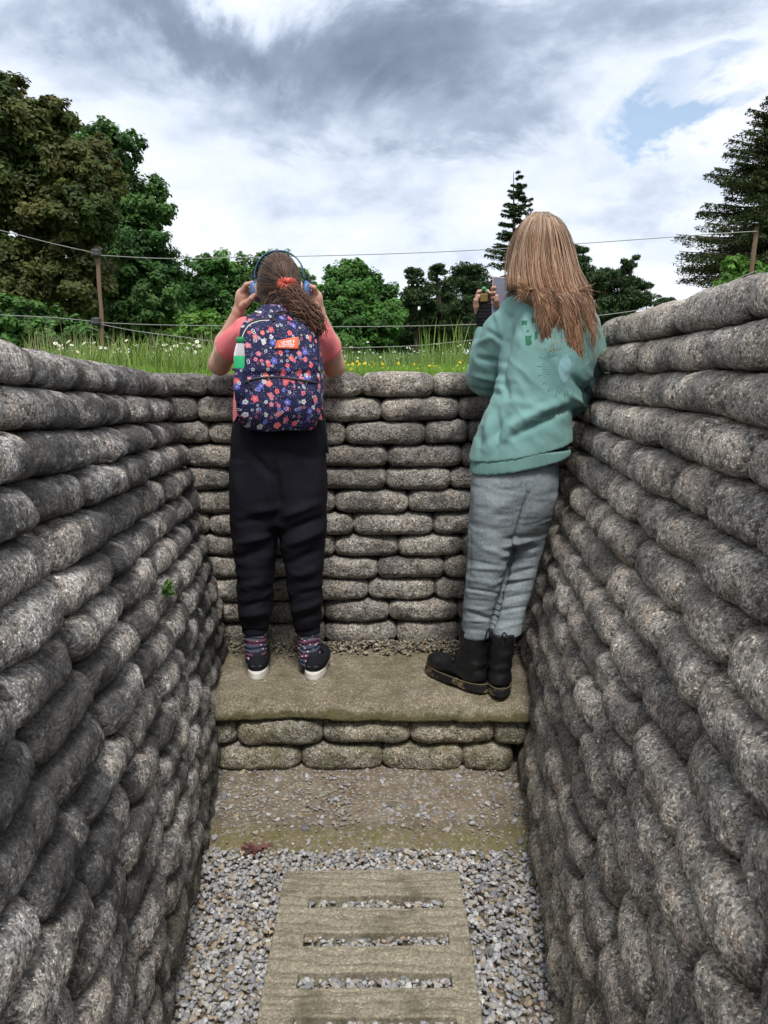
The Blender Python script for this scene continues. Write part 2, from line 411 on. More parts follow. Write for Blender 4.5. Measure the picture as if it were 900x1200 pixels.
def bark():
    m, t = mat('tree bark', .95, spec=.2); P = t.pos()
    n = t.noise(t.node('ShaderNodeMapping', {'Vector': P, 'Scale': (6, 6, 1)}).outputs[0], 3, 4)
    setb(t, t.mix(n, (.03, .025, .02), (.11, .09, .07)), t.bump(n, .5, .02)); return m
M['bark'] = bark()
def ground():
    m, t = mat('turf and soil', .95, spec=.2); P = t.pos(); z = t.sep(P)[2]
    b = t.mix(t.noise(P, 3, 6, .7), (.035, .075, .012), (.09, .15, .03))
    soil = t.mix(t.noise(P, 30, 4), (.02, .017, .012), (.06, .05, .035))
    b = t.mix(t.ramp(z, [(1.30 / 2, 0), (1.36 / 2, 1)]) if False else t.math('GREATER_THAN', z, 1.33), soil, b)
    setb(t, b, t.bump(t.noise(P, 50, 5, .7), .8, .02)); return m
M['ground'] = ground()
def wood():
    m, t = mat('weathered post wood', .85, spec=.2); P = t.pos()
    s = t.node('ShaderNodeMapping', {'Vector': P, 'Scale': (60, 60, 4)}).outputs[0]; n = t.noise(s, 1, 4)
    setb(t, t.mix(n, (.09, .06, .04), (.22, .15, .10)), t.bump(n, .5, .003)); return m
M['wood'] = wood()
M['wire'] = mat('grey fence wire', .5, (.26, .26, .25))[0]
M['wirek'] = mat('dark insulator', .6, (.03, .03, .03))[0]
def skin():
    m, t = mat('skin', .5, spec=.4); P = t.pos()
    t.b.inputs['Subsurface Weight'].default_value = .12; t.b.inputs['Subsurface Radius'].default_value = (.01, .004, .002); t.b.inputs['Subsurface Scale'].default_value = .5
    n = t.noise(P, 30, 4, .6); setb(t, t.mix(n, (.43, .225, .165), (.52, .295, .225)), t.bump(t.noise(P, 300, 3), .15, .001)); return m
M['skin'] = skin()
def cloth(name, a, b, sc=60, weave=900, bs=.25, rough=.9, stretch=(1, 1, 1)):
    m, t = mat(name, rough, spec=.15); P = t.pos()
    t.b.inputs['Sheen Weight'].default_value = .0 if max(b) < .06 else .08
    n = t.noise(t.node('ShaderNodeMapping', {'Vector': P, 'Scale': stretch}).outputs[0], sc, 5, .65)
    setb(t, t.mix(t.ramp(n, [(.3, 0), (.7, 1)]), a, b), t.bump(t.noise(P, weave, 2), bs, .0015)); return m, t
M['jogger'] = cloth('black jogging cloth', (.0065, .0065, .0105), (.0115, .0115, .0175), 12)[0]
M['navy_rib'] = cloth('dark ribbed cuff', (.010, .010, .018), (.016, .016, .026), 12)[0]
M['black_cuff'] = cloth('black knit cuff', (.008, .008, .010), (.015, .015, .018), 60)[0]
def tee():
    m, t = cloth('coral striped jersey', (.62, .13, .15), (.70, .17, .18), 20); P = t.pos(); z = t.sep(P)[2]; x = t.sep(P)[0]
    w = t.math('SINE', t.math('MULTIPLY', t.math('ADD', z, t.math('MULTIPLY', t.math('ABSOLUTE', t.math('ADD', x, .38)), .25)), 2 * PI / .0072))
    f = t.ramp(w, [(.1, 0), (.6, .24)])
    setb(t, t.mix(f, t.mix(t.noise(P, 20, 3), (.58, .10, .12), (.66, .14, .15)), (.80, .48, .48))); return m
M['tee'] = tee()
def denim():
    m, t = mat('washed grey denim', .9, spec=.15); P = t.pos()
    n = t.noise(P, 14, 5, .65); f = t.noise(t.node('ShaderNodeMapping', {'Vector': P, 'Scale': (500, 500, 120)}).outputs[0], 1, 3, .7)
    b = t.mix(t.ramp(n, [(.35, 0), (.7, 1)]), (.160, .185, .198), (.285, .322, .335))
    b = t.mix(t.ramp(f, [(.35, .5), (.65, 0)]), b, (.07, .10, .12)); b = t.mix(t.ramp(t.noise(P, 170, 3, .6), [(.5, 0), (.75, .5)]), b, (.40, .44, .46))
    setb(t, b, t.bump(f, .3, .0012)); return m
M['denim'] = denim()
def sock():
    m, t = mat('patterned wool sock', .95, spec=.1); P = t.pos(); z = t.sep(P)[2]
    b = t.mix(t.ramp(t.math('FRACT', t.math('MULTIPLY', z, 18)), [(0, (.06, .07, .11)), (.4, (.14, .045, .09)), (.75, (.09, .09, .13))], 'CONSTANT'), (.07, .06, .09), (.5, .5, .5)) if False else t.ramp(t.math('FRACT', t.math('MULTIPLY', z, 18)), [(0, (.05, .065, .10)), (.4, (.13, .05, .09)), (.75, (.085, .085, .12))], 'CONSTANT')
    d = t.voro(P, 75); b = t.mix(t.ramp(d, [(.22, 1), (.28, 0)]), b, (.55, .42, .45))
    setb(t, b, t.bump(t.noise(P, 700, 2), .4, .001)); return m
M['sock'] = sock()
M['shoe'] = cloth('black shoe mesh', (.008, .009, .013), (.02, .021, .028), 200, 1200)[0]
def sole_w():
    m, t = mat('white foam sole', .6, spec=.3); setb(t, t.mix(t.noise(t.pos(), 30, 4), (.50, .47, .42), (.75, .73, .69))); return m
M['sole'] = sole_w()
def leather():
    m, t = mat('black boot leather', .38, spec=.45); P = t.pos()
    setb(t, t.mix(t.ramp(t.noise(P, 15, 4), [(.5, 0), (.8, 1)]), (.006, .006, .008), (.020, .019, .019)), t.bump(t.math('ADD', t.noise(P, 22, 3, .5), t.math('MULTIPLY', t.noise(P, 400, 2), .1)), .35, .008), t.ramp(t.noise(P, 25, 3), [(.3, .3), (.7, .55)])); return m
M['leather'] = leather()
def bsole():
    m, t = mat('muddy rubber sole', .7, spec=.3); P = t.pos()
    f = t.ramp(t.noise(P, 16, 4, .7), [(.54, 0), (.62, .8)]); setb(t, t.mix(f, (.012, .012, .012), (.22, .165, .10)), t.bump(t.noise(P, 60, 3), .3, .003)); return m
M['bsole'] = bsole()
M['stitch'] = mat('tan welt stitch', .7, (.16, .12, .06))[0]
M['lace'] = mat('black lace', .8, (.012, .012, .012))[0]
M['metal'] = mat('steel eyelet', .3, (.5, .5, .5), metal=1)[0]
M['zip'] = mat('black zip tape', .6, (.012, .013, .02))[0]
M['strap'] = mat('navy webbing', .8, (.012, .013, .03))[0]
M['patch'] = cloth('coral label fabric', (.75, .13, .06), (.82, .18, .09), 60)[0]
M['white'] = mat('white print', .7, (.75, .72, .72))[0]
M['hpblue'] = mat('blue headphone shell', .45, (.055, .13, .30))[0]
M['hpdark'] = mat('dark headphone pad', .6, (.015, .018, .03))[0]
M['capg'] = mat('green bottle cap', .4, (.01, .20, .06))[0]
M['labg'] = mat('green bottle label', .4, (.01, .36, .13))[0]
def bott():
    m, t = mat('clear cloudy plastic', .15, (.62, .60, .60)); t.b.inputs['Transmission Weight'].default_value = .35; t.b.inputs['IOR'].default_value = 1.3; return m
M['bottle'] = bott()
M['phone'] = mat('grey phone screen', .25, (.17, .18, .23))[0]
M['pcase'] = mat('pink phone case', .5, (.45, .25, .25))[0]
M['gold'] = mat('brass charm', .45, (.20, .14, .04), metal=.4)[0]
M['cactus'] = mat('green charm bead', .5, (.03, .24, .10))[0]
M['eye'] = mat('eye', .2, (.7, .7, .7))[0]
def scr():
    m, t = cloth('coral scrunchie', (.58, .11, .08), (.70, .22, .17), 90); return m
M['scrunchie'] = scr()

def floral():
    """navy cloth printed with coral, blue and white flowers and dots"""
    m, t = mat('floral printed canvas', .75, spec=.25); P = t.sep(t.pos())
    q = t.comb(t.math('ADD', P[0], t.math('MULTIPLY', P[1], .7)), P[2], 0)
    q = t.vmath('ADD', q, t.vmath('MULTIPLY', t.vmath('SUBTRACT', t.noise(q, 14, 2, out=1), (.5, .5, .5)), (.006, .006, 0)))
    col = t.mix(t.noise(q, 20, 3), (.010, .012, .045), (.018, .020, .066))
    def flower(col, sc, rad, pet, seedoff, ramp_, thr, centre, hollow=False):
        v = t.vmath('ADD', q, (seedoff, seedoff * .37, 0))
        n = t.node('ShaderNodeTexVoronoi', {'Vector': v, 'Scale': sc, 'Randomness': .85}, voronoi_dimensions='2D')
        d = t.vmath('SUBTRACT', v, n.outputs['Position']); s = t.sep(d); c = t.sep(n.outputs['Color'])
        r = t.vmath('LENGTH', d, out=1); r = t.math('MULTIPLY', r, 1)
        ang = t.math('ADD', t.math('ARCTAN2', s[1], s[0]), t.math('MULTIPLY', c[2], 6))
        edge = t.math('MULTIPLY', t.math('ADD', .66, t.math('MULTIPLY', t.math('ABSOLUTE', t.math('COSINE', t.math('MULTIPLY', ang, pet * .5))), .30)), t.math('MULTIPLY', rad, t.math('ADD', .7, t.math('MULTIPLY', c[2], .5))))
        ins = t.math('MULTIPLY', t.math('LESS_THAN', r, edge), t.math('LESS_THAN', c[0], thr))
        if hollow: ins = t.math('MULTIPLY', ins, t.math('GREATER_THAN', r, t.math('MULTIPLY', edge, .55)))
        fc = t.ramp(c[1], ramp_, 'CONSTANT')
        fc = t.mix(t.math('MULTIPLY', t.noise(v, 220, 2), .28), fc, (.55, .22, .30))
        col = t.mix(ins, col, fc)
        if centre: col = t.mix(t.math('MULTIPLY', t.math('LESS_THAN', r, rad * .22), t.math('LESS_THAN', c[0], thr)), col, centre)
        return col
    col = flower(col, 130, .0014, 4, .13, [(0, (.40, .18, .30)), (.4, (.34, .42, .50)), (.75, (.06, .12, .36))], .42, None)
    col = flower(col, 62, .0052, 5, .41, [(0, (.50, .58, .58)), (.45, (.10, .14, .32)), (.6, (.45, .13, .18)), (.8, (.55, .62, .60))], .36, None, True)
    col = flower(col, 36, .0120, 5, .77, [(0, (.60, .07, .10)), (.30, (.55, .16, .22)), (.58, (.02, .10, .46)), (.74, (.50, .58, .56)), (.86, (.80, .16, .14))], .34, (.50, .34, .22))
    col = flower(col, 47, .0090, 5, 1.93, [(0, (.70, .16, .22)), (.35, (.74, .10, .10)), (.65, (.05, .16, .55)), (.8, (.48, .55, .55))], .20, (.10, .05, .10))
    setb(t, col, t.bump(t.noise(t.pos(), 500, 2), .3, .001)); return m
M['floral'] = floral()

def sweat():
    """teal fleece with a printed back: dark green motifs over a fine sunburst"""
    m, t = cloth('teal fleece', (.125, .300, .275), (.165, .365, .335), 9, 700, .25); P = t.sep(t.pos())
    base = t.mix(t.ramp(t.noise(t.pos(), 9, 5, .65), [(.3, 0), (.7, 1)]), (.122, .238, .224), (.168, .305, .286))
    c = U(661, 432, 2.66)
    dx = t.math('SUBTRACT', P[0], float(c[0])); dz = t.math('SUBTRACT', P[2], float(c[2]))
    r = t.math('SQRT', t.math('ADD', t.math('MULTIPLY', dx, dx), t.math('MULTIPLY', dz, dz))); an = t.math('ARCTAN2', dz, dx)
    back = t.math('LESS_THAN', P[1], 2.76)
    ln = t.math('GREATER_THAN', t.math('SINE', t.math('MULTIPLY', an, 58)), .35)
    outer = t.math('ADD', .088, t.math('MULTIPLY', t.math('SINE', t.math('MULTIPLY', an, 19)), .012))
    msk = t.math('MULTIPLY', t.math('MULTIPLY', t.math('LESS_THAN', r, outer), t.math('GREATER_THAN', r, .030)), back)
    base = t.mix(t.math('MULTIPLY', t.math('MULTIPLY', ln, msk), .62), base, (.030, .105, .110))
    e1 = t.math('ADD', t.math('POWER', t.math('DIVIDE', t.math('ADD', dx, .006), .020), 2), t.math('POWER', t.math('DIVIDE', t.math('ADD', dz, -.002), .043), 2))
    base = t.mix(t.math('MULTIPLY', t.math('LESS_THAN', e1, t.math('ADD', .6, t.noise(t.pos(), 60, 3))), t.math('MULTIPLY', back, .55)), base, (.22, .38, .44))
    for (px, py, rx, ry) in ((616, 378, 3.6, 2.8), (619, 388, 1.3, 1.6), (619, 399, 3.6, 6), (627, 375, 2.6, 3.2), (628, 393, 1.8, 5), (646, 381, 3.5, 4), (655, 377, 4, 3), (665, 384, 3, 4.5), (686, 385, 3, 4.6)):
        k = U(px, py, 2.66); s = 2.66 / 900
        a = t.math('DIVIDE', t.math('SUBTRACT', P[0], float(k[0])), rx * s); b = t.math('DIVIDE', t.math('SUBTRACT', P[2], float(k[2])), ry * s)
        dd = t.math('ADD', t.math('MULTIPLY', t.math('MAXIMUM', t.math('ABSOLUTE', a), t.math('ABSOLUTE', b)), 1), t.math('MULTIPLY', t.noise(t.pos(), 190, 1), .9))
        base = t.mix(t.math('MULTIPLY', t.math('LESS_THAN', dd, 1.35), t.math('MULTIPLY', back, .85)), base, (.012, .105, .050))
    setb(t, base); return m
M['sweat'] = sweat()
# ================================================================== SETTING
def xbase(side, y): return (-.535 - .107 * (y - 2)) if side < 0 else (.432 + .094 * (y - 2))
def batter(side, y): return .135 if side < 0 else .19          # outward lean per metre of height
def bat(side, z):
    z = np.clip(z, 0, None); return .19 * (z / 1.42) ** 1.8 if side < 0 else .304 * (z / 1.6) ** 1.3
def wallx(side, y, z):
    b = xbase(side, y); return b + side * batter(side, y) * z + side * .012 * math.sin(y * 3.1 + z * 2)
PITCH = .095
def rowz(side, i, y):
    y = np.asarray(y, float)
    s = .072 if side < 0 else .024
    w = vn(np.stack([y * 1.7, np.full_like(y, i * .83), np.full_like(y, side * 3.3)], -1).reshape(-1, 3), 5).reshape(y.shape)
    return i * (.0890 if side < 0 else .0955) + s * (3.0 - y) + .009 * w
def gz(x, y):
    x = np.asarray(x, float); y = np.asarray(y, float)
    sm = lambda a, b, v: np.clip((v - a) / (b - a), 0, 1) ** 2 * (3 - 2 * np.clip((v - a) / (b - a), 0, 1))
    L = (.02 + .072 * np.clip(3.0 - y, 0, 3)) * sm(.85, 1.0, -x) * sm(4.5, 2.9, y) * sm(12, 3, np.abs(x))
    Rr = (.17 + .024 * np.clip(3.0 - y, 0, 3)) * sm(.85, 1.0, x) * sm(3.6, 2.8, y) * sm(9, 2, np.abs(x))
    far = .9 * sm(12, 60, np.hypot(x, y)) * .15
    return 1.385 + L + Rr + .02 * np.sin(x * 1.7) * np.sin(y * 1.3) * sm(3.2, 6, y) + far

def build_ground():
    n = 20
    pts = [(x, 3.22) for x in np.linspace(-1.0, 1.02, n)][:-1] + [(1.02, y) for y in np.linspace(3.22, -2.2, 30)][:-1] + \
          [(x, -2.2) for x in np.linspace(1.02, -1.0, n)][:-1] + [(-1.0, y) for y in np.linspace(-2.2, 3.22, 30)][:-1]
    O = np.array(pts); c = np.array([0, .5]); D = (O - c) / np.linalg.norm(O - c, axis=1, keepdims=True)
    rows = [np.c_[O, np.full(len(O), -.15)], np.c_[O, np.full(len(O), 1.25)]]
    for d in (0, .06, .15, .3, .5, .8, 1.2, 1.8, 2.6, 4, 6, 9, 14, 22, 35, 55, 90, 160, 320, 700):
        q = O + D * (d + .0); rows.append(np.c_[q, gz(q[:, 0], q[:, 1]) - (.05 if d == 0 else .0)])
    V = np.concatenate(rows); m = len(O); f = gridF(len(rows), m, False, True)
    o = mk('ground', V, f, M['ground']); tag(o, 'grassy ground around the trench', None, None, 'structure')
build_ground()

V = []; ys = np.linspace(-2.3, 3.3, 170); xs = np.linspace(-.95, .95, 60)
X, Y = np.meshgrid(xs, ys, indexing='ij'); P = np.stack([X.ravel(), Y.ravel(), 0 * X.ravel()], 1)
lift = np.clip((P[:, 1] - 2.06) / .12, 0, 1)
P[:, 2] = -.012 + .022 * lift + .007 * fbm(P * 9, 3, 3) + .018 * np.exp(-((P[:, 1] - 2.17) / .06) ** 2)
FLOORZ = lambda x, y: -.012 + .022 * np.clip((y - 2.06) / .12, 0, 1)
tag(mk('trench_floor', P, gridF(60, 170), M['floor']), 'gravel and soil floor of the trench', None, None, 'structure')

# ---- sandbags
def bag_mesh(side, i, a, b, seed, nu=74, nv=44, fat=1.0):
    """one cast bag along the wall from a to b; side -1 / +1 side walls (runs in y), 0 back wall (runs in x), 2 step"""
    rs = np.random.default_rng(seed)
    t = np.linspace(-1, 1, nu); t = np.sign(t) * np.abs(t) ** .8
    L = b - a; s = (a + b) / 2 + t * L / 2 * 1.01
    pe = rs.uniform(3.0, 5.5); end = (1 - np.abs(t) ** pe * .999) ** (1 / 2.4)
    endz = (1 - np.abs(t) ** (pe * 2.0) * .999) ** (1 / 2.2)
    v = np.arange(nv) * 2 * PI / nv; e = 2 / (rs.uniform(2.3, 2.9) if side in (-1, 1) else rs.uniform(2.5, 3.3))
    cv = np.sign(np.cos(v)) * np.abs(np.cos(v)) ** e; sv = np.sign(np.sin(v)) * np.abs(np.sin(v)) ** e
    out = rs.uniform(-.006, .006); tilt = rs.uniform(-.006, .006)
    if side in (-1, 1):
        z0 = rowz(side, i, s); z1 = rowz(side, i + 1, s)
    elif side == 0:
        wz = lambda k: .296 + k * .0942 + .007 * vn(np.stack([s * 2.2, np.full_like(s, k * .9), 0 * s], -1), 9)
        z0, z1 = wz(i), wz(i + 1)
    else:
        wz = lambda k: .0 + k * .104 + .004 * vn(np.stack([s * 2.5, np.full_like(s, k * .9), 0 * s + 4], -1), 9)
        z0, z1 = wz(i), wz(i + 1)
    zc = (z0 + z1) / 2; hh = (z1 - z0) / 2 * 1.005
    dep = (.066 if side in (-1, 1) else .095) * fat
    d = (cv[None] * dep) * ((.28 + .72 * end[:, None]) if side in (-1, 1) else (.34 + .66 * end[:, None])) + out + tilt * t[:, None]
    z = zc[:, None] + sv[None] * hh[:, None] * ((.22 + .78 * endz[:, None]) if side in (-1, 1) else (.2 + .8 * endz[:, None]))
    # lumps: same push for every vertex of a ring plus local lumps
    S = np.repeat(s[:, None], nv, 1)
    Q = np.stack([S, d * 1.0, z], -1).reshape(-1, 3)
    lump = fbm(Q * [9, 9, 14] + seed * 3.1, 2, seed) * .0055 + fbm(Q * [30, 34, 34] + seed, 3, seed + 3) * (.0026 if side in (-1, 1) else .0034) + np.minimum(fbm(Q * [55, 60, 60], 2, seed + 9), 0) * .0042 + fbm(Q * 120, 2, seed + 13) * .0011
    ring = vn(np.stack([s * 7, 0 * s + seed, 0 * s], -1), seed) * .0045
    if side in (-1, 1): ring = ring + np.minimum(vn(np.stack([s * 16, 0 * s + seed, 0 * s + 4], -1), seed), 0) * .008
    C = np.stack([np.cos(v)[None] + 0 * S, np.sin(v)[None] + 0 * S], -1).reshape(-1, 2)
    d = d.ravel() + C[:, 0] * lump + np.repeat(ring, nv) * C[:, 0]; z = z.ravel() + C[:, 1] * lump * .6; S = S.ravel()
    if side in (-1, 1):
        wx = np.array([xbase(side, y) for y in s]); wx = np.repeat(wx, nv)
        zc_ = np.repeat(zc, nv)
        x = wx + side * bat(side, z) + side * (.058) - side * d
        x = x + side * .014 * vn(np.stack([S * 1.5, zc_ * 4, 0 * S], -1), 8)
        P = np.stack([x, S, z], -1)
    elif side == 0:
        P = np.stack([S, 3.055 + .085 + .02 * (z - .3) - d, z], -1)
    else:
        P = np.stack([S, 2.548 + .080 - d, z], -1)
    # close the ends
    return P, gridF(nu, nv, False, True), nu, nv
def vis_area(P):
    px, py, d = proj(P); ok = (P[:, 1] > .3)
    px, py = px[ok], py[ok]
    if len(px) == 0: return 0
    x0, x1 = np.clip([px.min(), px.max()], 0, 900); y0, y1 = np.clip([py.min(), py.max()], 0, 1200)
    if px.max() < 0 or px.min() > 900 or py.min() > 1200 or py.max() < 0: return 0
    return max(x1 - x0, 0) * max(y1 - y0, 0)
def bag_rows(side):
    out = []; rs = random.Random(11 + side * 5)
    if side in (-1, 1):
        for i in range(-3, 16 if side < 0 else 17):
            y = 3.075 - rs.uniform(0, .03) - (0 if not (side > 0 and i >= 15) else .12); first = True
            while y > .35:
                L = rs.uniform(.215, .37) if i < (15 if side < 0 else 16) else rs.uniform(.45, .75)
                if first: L = rs.uniform(.12, .34); first = False
                if side < 0: L *= 1.08
                if float(rowz(side, i + 1, np.array([y - L / 2]))[0]) > -.01: out.append((i, y - L, y + .004))
                y -= L
        return out
    if side == 0:
        for i in range(12):
            x = -1.08 - rs.uniform(0, .15) + (.15 if i % 2 else 0)
            while x < .90:
                L = rs.uniform(.255, .335) if rs.random() < .93 else rs.uniform(.14, .19); out.append((i, x, x + L + .003)); x += L
        return out
    for i, st in ((0, -.62), (1, -.66)):
        cuts = [-.640, -.305, -.008, .285, .47] if i == 0 else [-.72, -.535, -.225, .095, .40, .52]
        for a, b in zip(cuts[:-1], cuts[1:]): out.append((i, a, b + .003))
    return out
def build_wall(side, name, label, loc, m, fat=1.0, maxn=98):
    w = empty(name, loc, label, 'wall'); w['kind'] = 'thing'
    items = []
    for k, (i, a, b) in enumerate(bag_rows(side)):
        P, f, nu, nv = bag_mesh(side, i, a, b, 100 * (side + 3) + k, fat=fat)
        A = vis_area(P)
        if side in (-1, 1):
            px, py, d = proj(P)
            if P[:, 1].max() < .75: A = 0
        items.append((A, k, P, f, nu, nv))
    items.sort(key=lambda q: -q[0]); rest = []; cnt = 0
    for A, k, P, f, nu, nv in items:
        caps = np.array([list(range(nv))[::-1], [(nu - 1) * nv + j for j in range(nv)]])
        if side == 0 and not (-.84 < P[:, 0].mean() < .80): rest.append((P, f)); continue
        if A > 60 and cnt < maxn: mk('sandbag', P, [f, caps], m, w); cnt += 1
        else: rest.append((P, f))
    if rest:
        V, Fc = join(rest); tag(mk('sandbag_courses', V, Fc, m, w), kind='stuff')
    print('WALL', name, cnt, len(rest))
    return w
build_wall(-1, 'sandbag_wall', 'left side wall of dark lichen crusted concrete sandbags with courses climbing towards the viewer', (-.95, 1.5, 0), M['bagL'])
build_wall(1, 'sandbag_wall', 'right side wall of paler tan grey concrete sandbags rising highest behind the teal sweatshirt', (.9, 1.5, 0), M['bagR'])
build_wall(0, 'sandbag_wall', 'end wall of concrete sandbags that both people lean on', (0, 3.15, .3), M['bagB'], .9)

# ---- firing step
st = empty('firing_step', (0, 2.8, 0), 'low mossy concrete step carried by two courses of sandbags, people standing on it', 'step'); st['kind'] = 'thing'
for k, (i, a, b) in enumerate(bag_rows(2)):
    P, f, nu, nv = bag_mesh(2, i, a, b, 900 + k, fat=.85)
    caps = np.array([list(range(nv))[::-1], [(nu - 1) * nv + j for j in range(nv)]])
    mk('sandbag', P, [f, caps], M['bagS'], st)
prof = []
for z in np.linspace(.17, .212, 6): prof.append((2.585, z))
for a in np.linspace(0, 1, 14): prof.append((2.545 + .100 * (1 - math.cos(a * PI / 2)), .214 + .063 * math.sin(a * PI / 2)))
for y in np.linspace(2.652, 3.10, 60): prof.append((y, .278 + .01 * (y - 2.6)))
prof = np.array(prof); xs = np.linspace(-.74, .66, 150)
V = np.stack([np.repeat(xs[:, None], len(prof), 1), np.repeat(prof[None, :, 0], len(xs), 0), np.repeat(prof[None, :, 1], len(xs), 0)], -1).reshape(-1, 3)
nz = fbm(V * [6, 8, 8], 3, 41) * .0085 + fbm(V * 40, 3, 42) * .0022; front = np.clip((2.68 - V[:, 1]) / .10, 0, 1)
V[:, 1] += nz * front * 2.4 - front * .008 * np.sin(V[:, 0] * 5); V[:, 2] += nz * (1 - front) * .55
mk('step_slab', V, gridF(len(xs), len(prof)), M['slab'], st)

# ---- pebbles
def ico():
    import bmesh
    bm = bmesh.new(); bmesh.ops.create_icosphere(bm, subdivisions=1, radius=1); V = np.array([v.co[:] for v in bm.verts]); Fc = np.array([[v.index for v in f.verts] for f in bm.faces]); bm.free(); return V, Fc
IV, IF = ico()
def pebbles(C, sz, cols, seed):
    r = np.random.default_rng(seed); n = len(C)
    Q = r.normal(size=(n, 3, 3)); Q = np.linalg.qr(Q)[0]
    sc = sz[:, None] * np.stack([r.uniform(.8, 1.5, n), r.uniform(.65, 1.05, n), r.uniform(.38, .7, n)], 1)
    J = 1 + r.uniform(-.22, .22, (n, len(IV)))
    L = IV[None] * J[..., None] * sc[:, None]
    yaw = r.uniform(0, 2 * PI, n); tx = r.normal(0, .35, n); ty = r.normal(0, .35, n)
    cx, sx = np.cos(tx)[:, None], np.sin(tx)[:, None]; y1 = L[..., 1] * cx - L[..., 2] * sx; z1 = L[..., 1] * sx + L[..., 2] * cx
    cy, sy = np.cos(ty)[:, None], np.sin(ty)[:, None]; x2 = L[..., 0] * cy + z1 * sy; z2 = -L[..., 0] * sy + z1 * cy
    c, s = np.cos(yaw)[:, None], np.sin(yaw)[:, None]
    V = np.stack([x2 * c - y1 * s, x2 * s + y1 * c, z2], -1) + C[:, None]
    Fc = (IF[None] + (np.arange(n) * len(IV))[:, None, None]).reshape(-1, 3)
    return V.reshape(-1, 3), Fc, np.repeat(cols, len(IV), 0)
PC = np.array([(.33, .33, .33), (.42, .42, .42), (.27, .275, .29), (.36, .33, .29), (.30, .24, .17), (.20, .20, .21), (.50, .49, .47), (.36, .30, .22)])
def pcol(n, r, k=1): return PC[r.choice(len(PC), n, p=[.2, .18, .16, .13, .08, .1, .08, .07])] * r.uniform(.75, 1.2, (n, 1)) * k
BX0, BX1, BY1 = -.284, .221, 1.975
r = np.random.default_rng(3)
n = 24000; C = np.stack([r.uniform(-.72, .62, n), r.uniform(.55, 2.10, n), r.uniform(0, 1, n)], 1)
inb = (C[:, 0] > BX0 + .02) & (C[:, 0] < BX1 - .02) & (C[:, 1] < BY1 - .02)
slot = np.zeros(n, bool)
for sy in (1.843, 1.709, 1.577, 1.447, 1.315, 1.18): slot |= (np.abs(C[:, 1] - sy) < .028) & (C[:, 0] > -.215) & (C[:, 0] < .17)
lowside = C[:, 2].copy()
C[:, 2] = np.where(inb, .006 + lowside * .012, -.006 + lowside * .020 + .010 * vn(C * [5, 5, 0], 6))
keep = (~inb) | slot; C = C[keep]; n = len(C)
Vp, Fp, Cp = pebbles(C, r.uniform(.0042, .0098, n), pcol(n, r, .94), 5)
n2 = 1500; C2 = np.stack([r.uniform(-.66, .52, n2), r.uniform(2.08, 2.60, n2), np.zeros(n2)], 1)
C2[:, 2] = FLOORZ(C2[:, 0], C2[:, 1]) + .004 + .018 * np.exp(-((C2[:, 1] - 2.17) / .06) ** 2)
keep = r.random(n2) < np.where(np.abs(C2[:, 1] - 2.18) < .06, .35, 1); C2 = C2[keep]; n2 = len(C2)
V2, F2, Co2 = pebbles(C2, np.where(r.random(n2) < .12, r.uniform(.007, .013, n2), r.uniform(.0025, .006, n2)), pcol(n2, r, .85), 6)
V = np.concatenate([Vp, V2]); Fc = np.concatenate([Fp, F2 + len(Vp)])
tag(mk('gravel', V, Fc, M['pebble'], smooth=False, col=np.concatenate([Cp, Co2])), 'loose pale limestone chips on the trench floor', 'gravel', None, 'stuff')
n3 = 1500; C3 = np.stack([r.uniform(-.70, .64, n3), 3.06 - np.abs(r.normal(0, .035, n3)), np.zeros(n3)], 1); C3[:, 2] = .284 + r.uniform(0, .02, n3) + .25 * np.clip(C3[:, 1] - 2.98, 0, .08)
V3, F3, Co3 = pebbles(C3, r.uniform(.003, .009, n3), pcol(n3, r, .6) * [1.1, 1, .8], 8)
tag(mk('rubble', V3, F3, M['pebble'], smooth=False, col=Co3), 'crumbs of stone along the foot of the end wall', 'rubble', None, 'stuff')

